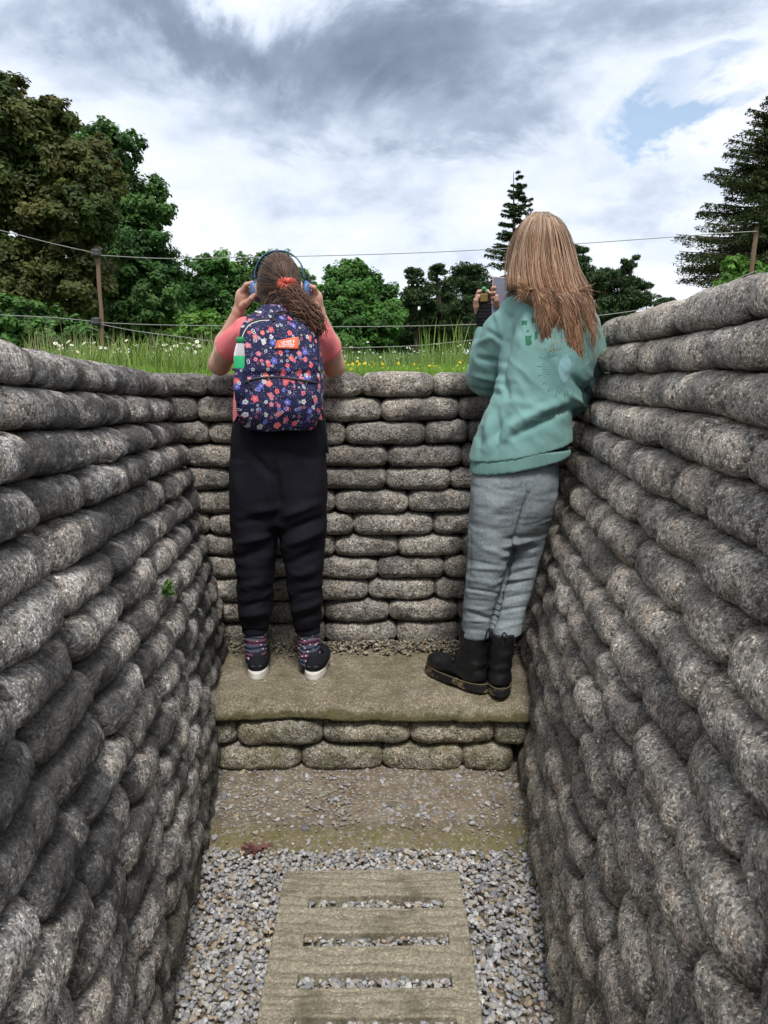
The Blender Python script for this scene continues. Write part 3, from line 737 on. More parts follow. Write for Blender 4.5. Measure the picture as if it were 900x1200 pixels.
# ---- duckboard slab cast in concrete
S = [1.843, 1.709, 1.577, 1.447, 1.315, 1.18]
def board():
    xs = np.array(sorted(set(np.round(np.r_[np.linspace(BX0, -.205, 10), np.linspace(-.205, .163, 46), np.linspace(.163, BX1, 8)], 5))))
    ycuts = [BY1]
    for s in S: ycuts += [s + .0225, s - .0225]
    ycuts.append(1.08); yl = []
    for k in range(len(ycuts) - 1): yl += list(np.linspace(ycuts[k], ycuts[k + 1], 12 if k % 2 == 0 else 6))
    ys = np.array(sorted(set(np.round(yl, 5))))
    nx, ny = len(xs), len(ys); zt = .034
    X, Y = np.meshgrid(xs, ys, indexing='ij'); P = np.stack([X, Y, np.full_like(X, zt)], -1)
    solid = np.ones((nx - 1, ny - 1), bool)
    xm = (xs[1:] + xs[:-1]) / 2; ym = (ys[1:] + ys[:-1]) / 2
    for j, s in enumerate(S):
        solid[np.ix_((xm > -.205 + .012 * ((j * 7) % 3 - 1) * 0) & (xm < .163), np.abs(ym - s) < .0225)] = False
    top = P.reshape(-1, 3); bot = top.copy(); bot[:, 2] = -.03
    V = np.concatenate([top, bot]); N = nx * ny; q = []
    for i in range(nx - 1):
        for j in range(ny - 1):
            if not solid[i, j]: continue
            q.append([i * ny + j, (i + 1) * ny + j, (i + 1) * ny + j + 1, i * ny + j + 1])
            for (di, dj, a, b) in ((-1, 0, (i, j + 1), (i, j)), (1, 0, (i + 1, j), (i + 1, j + 1)), (0, -1, (i, j), (i + 1, j)), (0, 1, (i + 1, j + 1), (i, j + 1))):
                ii, jj = i + di, j + dj
                if 0 <= ii < nx - 1 and 0 <= jj < ny - 1 and solid[ii, jj]: continue
                A = a[0] * ny + a[1]; B = b[0] * ny + b[1]; q.append([A, A + N, B + N, B])
    w = fbm(V * [7, 7, 0], 3, 12)[:, None] * [.0035, .0035, 0]; V = V + w
    V[:N, 2] += .0025 * fbm(V[:N] * [6, 60, 1], 3, 14)
    return V, np.array(q)
V, Fc = board(); db = mk('duckboard', V, Fc, M['board'], None, False, origin=(-.03, 1.6, 0))
md = db.modifiers.new('b', 'BEVEL'); md.width = .004; md.segments = 2; md.limit_method = 'ANGLE'; md.angle_limit = R(50)
tag(db, 'ladder like concrete duckboard slab with slots full of gravel', 'walkway slab')

# ---- wire fence
wf = empty('wire_fence', U(113, 415, 6.0) * [1, 1, 0] + [0, 0, 1.38], 'wooden post and wire fence crossing the grass behind the trench', 'fence')
def post(a, b, rr, bend=.01):
    K = np.array([a, (a + b) / 2 + [bend, 0, 0], b]); P = spline(K[None], 14); V, f = tubes(P, rr, 10); n = len(V)
    V += fbm(V * 25, 2, 3)[:, None] * .003 * np.array([1, 1, 0])
    return mk('post', V, [f, np.array([[n - 10 + j for j in range(10)]])], M['wood'], wf)
Lp = U(113, 288, 6.0); Lb = Lp.copy(); Lb[2] = 1.30; Lb[0] -= .02
p1 = post(Lb, Lp, .015)
Rp = U(887, 266, 5.2); Rb = U(882, 330, 5.2); Rb[2] = 1.3
post(Rb, Rp, .014, -.015)
def wire(pts, rad=.0035, n=40):
    P = spline(np.array(pts)[None], n); V, f = tubes(P, rad, 5); return mk('wire', V, f, M['wire'], wf)
wire([U(-60, 258, 5.2), U(0, 270, 5.5), U(60, 285, 5.75), U(113, 297, 5.98)], .0030)
wire([U(113, 299, 5.98), U(200, 303, 5.9), U(320, 301, 5.8), U(440, 298, 5.7), U(560, 293, 5.55), U(700, 284, 5.4), U(840, 274, 5.25), U(887, 271, 5.18)], .0028, 60)
wire([U(-60, 364, 5.2), U(0, 369, 5.5), U(60, 372, 5.75), U(113, 377, 5.98)], .0030)
wire([U(113, 378, 5.98), U(200, 381, 5.9), U(380, 383, 5.75), U(560, 380, 5.5), U(700, 370, 5.4), U(800, 352, 5.25), U(885, 318, 5.18)], .0026, 60)
wire([U(113, 379, 5.98), U(160, 388, 5.95), U(215, 395, 5.9), U(262, 401, 5.85), U(380, 407, 5.75), U(470, 406, 5.6), U(520, 402, 5.55), U(560, 398, 5.5), U(640, 392, 5.4)], .0026, 60)
wire([U(100, 376, 5.9), U(108, 384, 5.95), U(116, 388, 5.98)], .003)
for py in (297, 377):
    c = U(113, py, 5.985); V, f = lathe([(.0, -.03), (.034, -.026), (.040, -.006), (.030, .004), (.038, .016), (.03, .03), (0, .034)], c, 12); mk('insulator', V, f, M['wirek'], wf)

# ---- grass
def blades(C, h, w, lean, cols, seed):
    r = np.random.default_rng(seed); n = len(C); a = r.uniform(0, 2 * PI, n); ln = r.uniform(0, 1, n) * lean
    d = np.stack([np.cos(a), np.sin(a), 0 * a], 1); sd = np.stack([-np.sin(a + r.normal(0, .8, n)), np.cos(a), 0 * a], 1)
    sd /= np.linalg.norm(sd, axis=1, keepdims=True)
    P = []
    for t, ww in ((0, 1), (.45, .85), (.8, .5), (1, .06)):
        c = C + d * (h * ln * t ** 2)[:, None] + np.array([0, 0, 1.]) * (h * (t - .25 * ln * t * t))[:, None]
        P += [c - sd * (w * ww)[:, None], c + sd * (w * ww)[:, None]]
    V = np.stack(P, 1).reshape(-1, 3); f = np.array([[0, 1, 3, 2], [2, 3, 5, 4], [4, 5, 7, 6]])
    Fc = (f[None] + (np.arange(n) * 8)[:, None, None]).reshape(-1, 4)
    return V, Fc, np.repeat(cols, 8, 0)
GR = []
def addg(n, x0, x1, y0, y1, h0, h1, w, lean, ca, cb, seed, cond=None, fan=True):
    r = np.random.default_rng(seed); y = y0 + (y1 - y0) * r.random(n) ** 1.3; x = r.uniform(x0, x1, n) * (y / y0 if fan else 1)
    C = np.stack([x, y, gz(x, y) - .005], 1)
    if cond is not None: C = C[cond(C)]
    n = len(C); m = r.random((n, 1)); cols = np.array(ca) * (1 - m) + np.array(cb) * m; cols = cols * r.uniform(.75, 1.25, (n, 1))
    cl = (vn(C * [2.5, 2.5, 0], seed) * .5 + .5)
    GR.append(blades(C, r.uniform(h0, h1, n) * (.7 + .6 * cl), r.uniform(.6, 1.3, n) * w, lean, cols, seed + 1))
out = lambda C: (C[:, 1] > 3.24) | (C[:, 0] < -1.04) | (C[:, 0] > 1.06)
addg(70000, -1.75, 1.3, 3.24, 8.5, .03, .075, .0022, .7, (.12, .23, .035), (.23, .35, .07), 20)
addg(7000, -2.2, 1.6, 4.6, 12, .09, .19, .0030, .6, (.07, .14, .035), (.18, .24, .09), 30)
addg(2600, -2.0, -.50, 3.4, 5.4, .09, .19, .0035, .6, (.08, .17, .03), (.26, .31, .10), 40)
addg(500, -1.9, -.2, 4.2, 6, .18, .30, .0025, .4, (.22, .23, .11), (.32, .33, .17), 50)
addg(900, -1.6, -1.02, 1.6, 3.6, .03, .08, .0022, .7, (.08, .17, .03), (.16, .26, .06), 60, out, False)
addg(1300, 1.07, 1.9, 1.3, 3.3, .03, .075, .0022, .8, (.08, .17, .03), (.17, .28, .06), 70, out, False)
addg(70, .2, .5, 4.3, 5.5, .16, .34, .0035, .35, (.12, .2, .04), (.22, .3, .08), 80)
V, Fc = join([(a, b) for a, b, c in GR]); tag(mk('grass', V, Fc, M['grass'], smooth=False, col=np.concatenate([c for a, b, c in GR])), 'bright green grass and tall seed stems behind the trench', 'grass', None, 'stuff')
# daisies and buttercups: far too many to count
def flowers(n, x0, x1, y0, y1, h0, h1, col, seed, rad, cen):
    r = np.random.default_rng(seed); y = r.uniform(y0, y1, n); x = r.uniform(x0, x1, n) * y / y0; g = gz(x, y); h = r.uniform(h0, h1, n)
    a = np.arange(8) * 2 * PI / 8; out = []; cols = []
    tx, ty = r.normal(0, .5, n), r.normal(-.5, .4, n)
    for k in range(n):
        N = np.array([tx[k], ty[k], 1.]); N /= np.linalg.norm(N); A = np.cross(N, [1, 0, 0.]); A /= np.linalg.norm(A); B = np.cross(N, A); c = np.array([x[k], y[k], g[k] + h[k]])
        rr = rad * r.uniform(.7, 1.2); out.append(np.concatenate([[c + N * rr * .25], c + rr * (np.cos(a)[:, None] * A + np.sin(a)[:, None] * B), [c + N * rr * .3], c + N * rr * .2 + rr * .38 * (np.cos(a)[:, None] * A + np.sin(a)[:, None] * B)]))
        cols.append(np.concatenate([np.tile(col, (9, 1)), np.tile(cen, (9, 1))]))
        st = np.array([c - [.0012, 0, h[k]], c - [-.0012, 0, h[k]], c + [.0012, 0, 0], c - [.0012, 0, 0]]); out[-1] = np.concatenate([out[-1], st]); cols[-1] = np.concatenate([cols[-1], np.tile((.1, .17, .04), (4, 1))])
    tri = [[0, 1 + j, 1 + (j + 1) % 8] for j in range(8)] + [[9, 10 + j, 10 + (j + 1) % 8] for j in range(8)] + [[18, 19, 20], [18, 20, 21]]
    Fc = (np.array(tri)[None] + (np.arange(n) * 22)[:, None, None]).reshape(-1, 3)
    return np.concatenate(out), Fc, np.concatenate(cols)
a = flowers(200, -1.9, 1.1, 4.6, 9, .08, .20, (.62, .62, .60), 5, .011, (.6, .45, .05)); b = flowers(80, -.2, .55, 3.4, 5, .04, .08, (.65, .5, .03), 6, .008, (.5, .35, .02))
c = flowers(60, -1.8, -.5, 3.9, 5, .10, .18, (.72, .72, .70), 7, .013, (.6, .45, .05))
V, Fc = join([a[:2], b[:2], c[:2]]); tag(mk('wildflowers', V, Fc, M['leaf'], smooth=False, col=np.concatenate([a[2], b[2], c[2]])), 'white daisies and yellow buttercups scattered in the grass', 'flowers', None, 'stuff')
# small weed rooted between bags of the left wall
r = np.random.default_rng(77); c0 = U(116, 692, 2.02); c0[0] = xbase(-1, 2.02) - float(bat(-1, c0[2])) + .010
W = []
for k in range(60):
    a = r.uniform(0, 2 * PI); L = r.uniform(.015, .04); d = np.array([.5 + .5 * r.random(), math.cos(a), .6 * math.sin(a) + .3]); d /= np.linalg.norm(d)
    s = np.cross(d, r.normal(size=3)); s /= np.linalg.norm(s); q = c0 + r.normal(0, .008, 3) * [0.2, 1.6, .5]
    W.append(np.array([q, q + d * L * .6 + s * .005, q + d * L, q + d * L * .6 - s * .005]))
V = np.concatenate(W); Fc = np.arange(len(V)).reshape(-1, 4)
tag(mk('weed', V, Fc, M['grass'], smooth=False, col=np.repeat(np.array([(.07, .14, .04)]) * r.uniform(.7, 1.4, (60, 1)), 4, 0), origin=c0), 'tiny green weed rooted in a joint of the left wall', 'plant')
# reddish withered plant at the edge of the slab
c0 = U(298, 1006, 2.09); c0[2] = .02; W = []; r = np.random.default_rng(78)
for k in range(46):
    a = r.uniform(0, 2 * PI); L = r.uniform(.015, .035); d = np.array([math.cos(a), math.sin(a), .25]); s = np.array([-math.sin(a), math.cos(a), .2]); q = c0 + r.normal(0, .012, 3) * [1.4, .6, .2]
    W.append(np.array([q, q + d * L * .6 + s * .005, q + d * L, q + d * L * .6 - s * .005]))
V = np.concatenate(W); tag(mk('withered_plant', V, np.arange(len(V)).reshape(-1, 4), M['grass'], smooth=False, col=np.repeat(np.array([(.20, .09, .09)]) * r.uniform(.6, 1.4, (46, 1)), 4, 0), origin=c0), 'reddish withered plant lying at the corner of the duckboard slab', 'plant')
# ================================================================== TREES
def leafmesh(C, N, size, cols, seed, asp=1.0):
    """diamond leaves at C facing N"""
    r = np.random.default_rng(seed); n = len(C)
    N = N / (np.linalg.norm(N, axis=1, keepdims=True) + 1e-9); A = np.cross(N, r.normal(size=(n, 3))); A /= np.linalg.norm(A, axis=1, keepdims=True) + 1e-9; B = np.cross(N, A)
    s = (size * r.uniform(.6, 1.3, n))[:, None]
    P = np.stack([C - A * s, C + B * s * .55 * asp + N * s * .12, C + A * s, C - B * s * .55 * asp + N * s * .12], 1).reshape(-1, 3)
    return P, np.arange(4 * n).reshape(-1, 4), np.repeat(cols, 4, 0)
def limb(pts, r0, r1, n=12, sides=7):
    P = spline(np.array(pts)[None], n); return tubes(P, np.linspace(r0, r1, n)[None].repeat(1, 0), sides)
def broad(label, cat_name, Y, lobes, n, leaf, ca, cb, trunkpx, tr=.25, seed=0, group=None, gap=.0, clump=.26):
    r = np.random.default_rng(seed); bz = 1.4; b = U(trunkpx, 410, Y); b[2] = bz
    root = empty(cat_name, b, label, 'tree', group)
    Ls = []
    for px, py, rp in lobes:
        c = U(px, py, Y); rr = rp / F * Y * (1.0 if Y < 30 else 1.12); c[1] += r.uniform(-.5, .5) * rr; Ls.append((c, rr))
    ar = np.array([l[1] ** 2 for l in Ls]); ar = ar / ar.sum(); CC = []; NN = []; KK = []
    for (c, rr), w in zip(Ls, ar):
        nl = int(n * w); nc = max(int(75 * (rr / (leaf * 12)) ** 1.3), 60); cr = rr * clump * .80
        u = r.normal(size=(nc, 3)); u /= np.linalg.norm(u, axis=1, keepdims=True); u[:, 2] = u[:, 2] * .9 + .08
        rad = r.uniform(.25, 1.06, nc) ** .7; cc = c + u * (rr * rad)[:, None]; rs = cr * r.uniform(.45, 1.45, nc); bright = r.uniform(.65, 1.3, nc)
        k = r.integers(0, nc, nl); v = r.normal(size=(nl, 3)); v /= np.linalg.norm(v, axis=1, keepdims=True); v[:, 2] *= .75
        CC.append(cc[k] + v * (rs[k] * r.random(nl) ** .45)[:, None] + r.normal(0, .035 * rr, (nl, 3))); NN.append(v * .6 + u[k] * .5 + [0, 0, .5] + r.normal(0, .35, (nl, 3))); KK.append(bright[k])
    C = np.concatenate(CC); N = np.concatenate(NN); K = np.concatenate(KK); ok = C[:, 2] > bz - .1; C, N, K = C[ok], N[ok], K[ok]
    m = np.clip(vn(C * (1.2 * 20 / Y), seed) * .8 + .5 + r.normal(0, .15, len(C)), 0, 1)[:, None]
    cols = (np.array(ca) * (1 - m) + np.array(cb) * m) * K[:, None] * r.uniform(.8, 1.2, (len(C), 1))
    V, Fc, cl = leafmesh(C, N, np.full(len(C), leaf), cols, seed + 1)
    mk('crown', V, Fc, M['leaf'], root, False, cl)
    top = max(l[0][2] for l in Ls); parts = [limb([b - [0, 0, .3], b + [.1, 0, (top - bz) * .25], b + [0, 0.1, (top - bz) * .55]], tr, tr * .5)]
    for c, rr in Ls: parts.append(limb([b + [0, 0, (min(c[2], top) - bz) * .3], (b + [0, 0, (c[2] - bz) * .5]) * .5 + c * .5 + [0, 0, .1], c], tr * .4, tr * .08))
    V, Fc = join(parts); mk('trunk', V, Fc, M['bark'], root)
    return root
BR = ((.040, .072, .016), (.100, .098, .028)); GN = ((.035, .100, .020), (.085, .200, .036)); DG = ((.032, .086, .022), (.085, .175, .040)); LG = ((.065, .150, .025), (.14, .27, .05)); PN = ((.020, .046, .018), (.050, .088, .030))
broad('big bronze tinged maple at the left edge, tallest crown of the left group', 'maple_tree', 22, [(20, 150, 48), (70, 190, 52), (-25, 210, 60), (40, 250, 60), (95, 255, 42), (0, 330, 60), (75, 330, 50), (115, 215, 30), (55, 135, 26), (8, 118, 22)], 120000, .078, *BR, 40, .35, 1)
broad('dark green oak right behind the bronze maple, its crown sloping down to the right', 'oak_tree', 27, [(112, 205, 38), (135, 180, 32), (150, 240, 42), (165, 300, 42), (135, 330, 48), (180, 250, 22), (90, 165, 24), (185, 360, 40), (110, 390, 45), (190, 325, 26), (60, 390, 50), (10, 390, 50), (160, 395, 34)], 110000, .085, *DG, 140, .35, 2)
broad('mid green broadleaf tree whose crown shows on both sides of the headphones', 'ash_tree', 38, [(235, 335, 26), (262, 322, 22), (290, 330, 26), (325, 322, 26), (345, 335, 22), (232, 365, 26), (280, 365, 34), (330, 365, 34), (365, 345, 14), (215, 345, 18), (205, 370, 22), (240, 390, 30), (300, 392, 34), (355, 390, 26), (240, 312, 12), (312, 306, 12)], 70000, .10, *GN, 290, .3, 3)
broad('low pale green bush in front of the trees left of the floral backpack', 'bush', 24, [(228, 392, 24), (252, 382, 22), (275, 392, 20), (205, 402, 18), (245, 405, 26)], 12000, .075, *LG, 240, .1, 4)
broad('round dense green tree just right of the girl with headphones', 'round_tree', 36, [(412, 340, 32), (435, 358, 32), (395, 365, 30), (445, 385, 28), (405, 395, 34), (412, 322, 16), (460, 372, 12)], 60000, .095, *GN, 418, .3, 5)
def pine(label, Y, blobs, n, trunkpx, seed, cols=PN, leaf=.13):
    r = np.random.default_rng(seed); b = U(trunkpx, 410, Y); b[2] = 1.4; root = empty('pine_tree', b, label, 'tree', 'pines on the horizon'); CC = []; NN = []
    parts = []; tops = []
    A = sum(q[2] * q[3] for q in blobs)
    for px, py, rx, rz in blobs:
        c = U(px, py, Y); c[1] += r.uniform(-1, 1); RX, RZ = rx / F * Y * 1.25, rz / F * Y * 1.3; nc = max(9, int(44 * rx * rz / 300)); nl = int(1.9 * n * rx * rz / A); tops.append(c)
        u = r.normal(size=(nc, 3)); u /= np.linalg.norm(u, axis=1, keepdims=True); cc = c + u * [RX, RX, RZ] * r.uniform(.3, 1, (nc, 1)); k = r.integers(0, nc, nl); v = r.normal(size=(nl, 3)); v /= np.linalg.norm(v, axis=1, keepdims=True)
        CC.append(cc[k] + v * [1.2, 1.2, .6] * (RZ * .42 * r.random(nl) ** .5)[:, None]); NN.append(r.normal(size=(nl, 3)) + [0, 0, .3])
        for q in cc[:: 2]: parts.append(limb([c * [1, 1, 0] * 0 + c - [0, 0, RZ * .5], (c + q) / 2, q], .035, .015, 5, 4))
    C = np.concatenate(CC); N = np.concatenate(NN); m = r.random((len(C), 1)); V, Fc, cl = leafmesh(C, N, np.full(len(C), leaf), (np.array(cols[0]) * (1 - m) + np.array(cols[1]) * m) * r.uniform(.7, 1.3, (len(C), 1)), seed, .5)
    mk('crown', V, Fc, M['needle'], root, False, cl)
    tp = max(tops, key=lambda q: q[2]); parts.append(limb([b - [0, 0, .3], b * .5 + tp * .5 + [.15, 0, 0], tp], .16, .05))
    for c in tops: parts.append(limb([b * [.6, .6, .6] + tp * [.4, .4, .4], (b + c + tp) / 3, c], .07, .03, 8, 5))
    V, Fc = join(parts); mk('trunk', V, Fc, M['bark'], root); return root
pine('thin crowned pine nearest the round green tree, with sky showing through', 42, [(482, 322, 9, 8), (495, 345, 13, 12), (478, 350, 10, 10), (486, 375, 15, 14), (475, 395, 14, 12), (500, 395, 12, 12)], 7000, 487, 11)
pine('thin crowned pine with a small round top, second from the round green tree', 43, [(510, 318, 10, 8), (520, 342, 15, 13), (505, 362, 12, 10), (530, 370, 15, 13), (515, 392, 18, 14)], 7500, 515, 12)
pine('fuller pine below the tall spruce, partly behind the grey phone', 40, [(548, 325, 17, 15), (560, 345, 18, 16), (545, 360, 16, 14), (572, 370, 18, 16), (550, 388, 24, 18), (585, 395, 18, 14)], 12000, 556, 13, ((.016, .040, .014), (.05, .08, .026)))
pine('slim pine top rising just right of the long hair', 40, [(678, 293, 8, 9), (680, 315, 10, 12), (683, 338, 12, 12), (684, 360, 12, 12)], 5500, 682, 14)
pine('flat crowned pine standing alone between the long hair and the right wall', 38, [(722, 325, 24, 12), (745, 335, 16, 9), (705, 340, 16, 12), (730, 350, 26, 13), (712, 362, 18, 10), (748, 352, 12, 8), (736, 312, 9, 7), (720, 385, 22, 18)], 14000, 722, 15)
pine('tiny distant pine top peeping over the right wall', 70, [(778, 352, 9, 5), (770, 357, 8, 5), (788, 356, 7, 4), (778, 372, 16, 14)], 2500, 778, 16, PN, .16)

def spruce(label, Y, trunkpx, toppy, basepx, width, nwh, seed, botpy=400, cols=PN, needle=.10, droop=.25, dens=1.0, wfun=None, group=None):
    r = np.random.default_rng(seed); b = U(trunkpx, 410, Y); b[2] = 1.4; top = U(trunkpx, toppy, Y); H = top[2] - 1.4; root = empty('spruce_tree', b, label, 'tree', group)
    zb = U(trunkpx, botpy, Y)[2]; W = width / F * Y; parts = [limb([b - [0, 0, .3], (b + top) / 2, top], .02 * H, .01, 12, 8)]; CC = []; NN = []; SS = []
    for i in range(nwh):
        f = i / (nwh - 1); z = top[2] - (top[2] - zb) * f ** .9 - .02 * H; L0 = W * (wfun(f) if wfun else (f ** .8)) + .12
        for k in range(r.integers(5, 8)):
            a = r.uniform(0, 2 * PI); L = L0 * r.uniform(.65, 1.12); d = np.array([math.cos(a), math.sin(a), 0]); s = np.array([-d[1], d[0], 0]); zz = z + r.normal(0, .012 * H); rise = .15 * (1 - f) - droop * f
            K = np.array([[b[0], b[1], zz], np.array([b[0], b[1], zz]) + d * L * .5 + [0, 0, L * rise * .5 - .03 * L], np.array([b[0], b[1], zz]) + d * L + [0, 0, L * rise + .06 * L]])
            parts.append(limb(K, .012 * L + .01, .006, 8, 4)); P = spline(K[None], 24)[0]
            m = int((40 + 150 * L) * dens); t = r.uniform(.12, 1, m); q = P[(t * 23).astype(int)]; w = (1 - t * .75) * L * .34 + .06; sd = r.uniform(-1, 1, m)
            c = q + s * (sd * w)[:, None] + d * (np.abs(sd) * w * .5)[:, None] - np.array([0, 0, 1.]) * (np.abs(r.normal(0, .10, m)) * (w + .08) + np.abs(sd) * w * .25)[:, None]
            CC.append(c); NN.append(np.tile([0, 0, 1.], (m, 1)) + r.normal(0, .6, (m, 3)))
    C = np.concatenate(CC); N = np.concatenate(NN); m = r.random((len(C), 1)); V, Fc, cl = leafmesh(C, N, np.full(len(C), needle), (np.array(cols[0]) * (1 - m) + np.array(cols[1]) * m) * r.uniform(.7, 1.3, (len(C), 1)), seed, .5)
    mk('crown', V, Fc, M['needle'], root, False, cl); V, Fc = join(parts); mk('trunk', V, Fc, M['bark'], root); return root
spruce('tall pointed spruce rising left of the long haired head', 34, 602, 202, 602, 64, 26, 21, 400, needle=.085, dens=1.2)
SPC = ((.020, .040, .014), (.060, .075, .022))
spruce('large drooping spruce at the right edge above the wall', 17, 915, 88, 915, 150, 54, 22, 365, SPC, needle=.046, droop=.30, dens=2.1, wfun=lambda f: .16 + .84 * f ** .75)
broad('pale green shrub in front of the large right hand spruce', 'bush', 12, [(862, 312, 14), (880, 320, 15), (850, 332, 12), (872, 335, 16), (895, 322, 14)], 3500, .05, *LG, 870, .04, 23)
broad('dark low thicket under the bronze maple on the left', 'thicket', 18, [(20, 380, 35), (60, 392, 30), (-20, 385, 34), (95, 400, 25)], 14000, .08, *DG, 30, .1, 24)
# unbroken far wood behind it all
r = np.random.default_rng(90); n = 46000; u = r.uniform(-90, 990, n); Yf = r.uniform(58, 64, n)
topy = 372 + 12 * np.sin(u * .031) + 8 * np.sin(u * .083 + 1) + np.where((u > 630), 12, 0) + np.where(u > 760, 16, 0)
C = np.stack([(u - 450) / F * Yf, Yf, 0 * u], 1); ztop = np.array([U(450, float(t), 60)[2] for t in np.linspace(350, 430, 81)]); zt = np.interp(topy, np.linspace(350, 430, 81), ztop)
zt = zt + .5 * vn(C * [.8, .8, 0], 3) + .2 * vn(C * [2.3, 2.3, 0], 4); C[:, 2] = 1.4 + (zt - 1.4) * r.random(n) ** .6
m = np.clip(vn(C * .9, 8) * .7 + .5, 0, 1)[:, None]; cols = (np.array((.014, .034, .012)) * (1 - m) + np.array((.045, .085, .022)) * m) * r.uniform(.7, 1.3, (n, 1))
V, Fc, cl = leafmesh(C, r.normal(size=(n, 3)) + [0, -.4, .5], np.full(n, .22), cols, 91); tag(mk('far_wood', V, Fc, M['leaf'], smooth=False, col=cl), 'dark wood closing the horizon beyond the grass', 'wood', None, 'stuff')
# ================================================================== PEOPLE
def J(px, py, Y, r): return (U(px, py, Y), r)
def limbs(js, k=.012):
    return [cap(js[i][0], js[i + 1][0], js[i][1], js[i + 1][1], k) for i in range(len(js) - 1)]
def finger(js, k=.004): return limbs([J(*j) for j in js], k)
def head(c, s, yaw=0, tilt=0):
    Rm = rotz(yaw) @ rotx(tilt); q = lambda x, y, z: c + s * (Rm @ np.array([x, y, z]))
    P = [ell(c, np.array([.074, .092, .098]) * s, Rm, .01), ell(q(0, .030, -.055), np.array([.056, .062, .065]) * s, Rm, .03), ell(q(0, .062, -.098), np.array([.026, .024, .020]) * s, Rm, .03)]
    P += [cap(q(0, .092, -.005), q(0, .106, -.042), .008 * s, .011 * s, .012), ell(q(.010, .098, -.045), np.array([.007, .008, .006]) * s, Rm, .006), ell(q(-.010, .098, -.045), np.array([.007, .008, .006]) * s, Rm, .006)]
    P += [cap(q(-.016, .090, -.070), q(.016, .090, -.070), .0055 * s, .0055 * s, .006), cap(q(-.034, .082, .018), q(.034, .082, .018), .007 * s, .007 * s, .012)]
    for sx in (-1, 1):
        P += [ell(q(.029 * sx, .092, -.002), np.array([.012, .008, .009]) * s, Rm, .008, 's'), ell(q(.029 * sx, .082, -.002), np.array([.012, .012, .011]) * s, Rm, .003)]
        Re = Rm @ rotz(sx * .45)
        P += [ell(q(.077 * sx, -.004, -.012), np.array([.008, .017, .030]) * s, Re, .006), ell(q(.084 * sx, -.001, -.012), np.array([.005, .009, .018]) * s, Re, .004, 's')]
    return P
def BV(o):
    me = o.data; off = wloc(o)
    return BVHTree.FromPolygons([tuple(np.array(v.co) + off) for v in me.vertices], [tuple(p.vertices) for p in me.polygons])
EYE = Vector((0, 0, CAMZ))
def hit(bvs, px, py, off=.002):
    d = Vector(U(px, py, 1.0) - np.array(EYE)).normalized(); best = None
    for b in bvs:
        r = b.ray_cast(EYE, d)
        if r[0] is not None and (best is None or r[3] < best[3]): best = r
    if best is None: return None
    n = best[1]; n = n if n.dot(d) < 0 else -n
    return np.array(best[0] + n * off)
def seam(name, bvs, pts, rad, m, parent, off=.001, n=40, sides=6):
    q = spline(np.array([[a, b, 0] for a, b in pts], float)[None], n)[0]; P = [hit(bvs, a, b, off) for a, b, _ in q]; P = [p for p in P if p is not None]
    if len(P) < 4: return None
    P = np.array(P); P = np.concatenate([P[:1], (P[:-2] + P[1:-1] * 2 + P[2:]) / 4, P[-1:]]); V, f = tubes(P[None], rad, sides); return mk(name, V, f, m, parent)

# ------------------------------------------------------------------ girl with headphones
G = empty('person', (U(334, 795, 2.82)[0], 2.84, .283), 'girl in coral striped T-shirt and black joggers leaning on the end wall, curly ponytail', 'person', 'visitors looking over the trench wall')
gh = U(327.5, 335, 2.885)
P = head(gh, 1.0, 0, -.05)
P += [cap(gh + [0, -.01, -.06], U(329, 384, 2.85), .052, .056, .03)]
P += [pstack([(300, 356, 378, 2.86, .05), (287, 371, 388, 2.86, .085), (286, 372, 420, 2.86, .09), (288, 369, 460, 2.83, .09), (282, 373, 500, 2.80, .10), (278, 376, 530, 2.79, .105), (284, 370, 575, 2.79, .10)], k=.03)]
P += limbs([J(289, 389, 2.86, .044), J(266, 412, 2.95, .041), J(257.5, 427, 3.02, .039)], .02) + limbs([J(257.5, 427, 3.02, .038), J(264, 402, 3.01, .037), J(279.5, 366, 2.965, .0225)], .02)
P += limbs([J(369, 390, 2.86, .044), J(385, 413, 2.95, .041), J(391.5, 430, 3.02, .039)], .02) + limbs([J(391.5, 430, 3.02, .038), J(387, 404, 3.01, .037), J(374, 367, 2.965, .0225)], .02)
# left hand: palm, four fingers round the ear cup, thumb below it
P += [cap(U(280, 364, 2.963), U(284.5, 346, 2.945), .021, .025, .012), ell(U(284, 349, 2.945), (.023, .020, .030), None, .012)]
P += finger([(284, 341, 2.925, .0105), (288.5, 333.5, 2.912, .0090), (295.5, 331.5, 2.905, .0078), (299, 333.5, 2.903, .0070)])
P += finger([(284.5, 344, 2.940, .0102), (289, 338, 2.935, .0088), (296, 337, 2.930, .0076), (299, 339, 2.925, .0068)])
P += finger([(284.5, 347, 2.955, .0098), (289, 343, 2.955, .0084), (295, 342, 2.950, .0072), (298, 344, 2.945, .0066)])
P += finger([(284, 350, 2.968, .0090), (288, 348, 2.970, .0076), (293, 347.5, 2.968, .0066), (296, 349, 2.965, .0060)])
P += finger([(284, 359, 2.935, .0135), (289.5, 354.5, 2.905, .0115), (295, 349.5, 2.890, .0098), (299, 345.5, 2.885, .0082)])
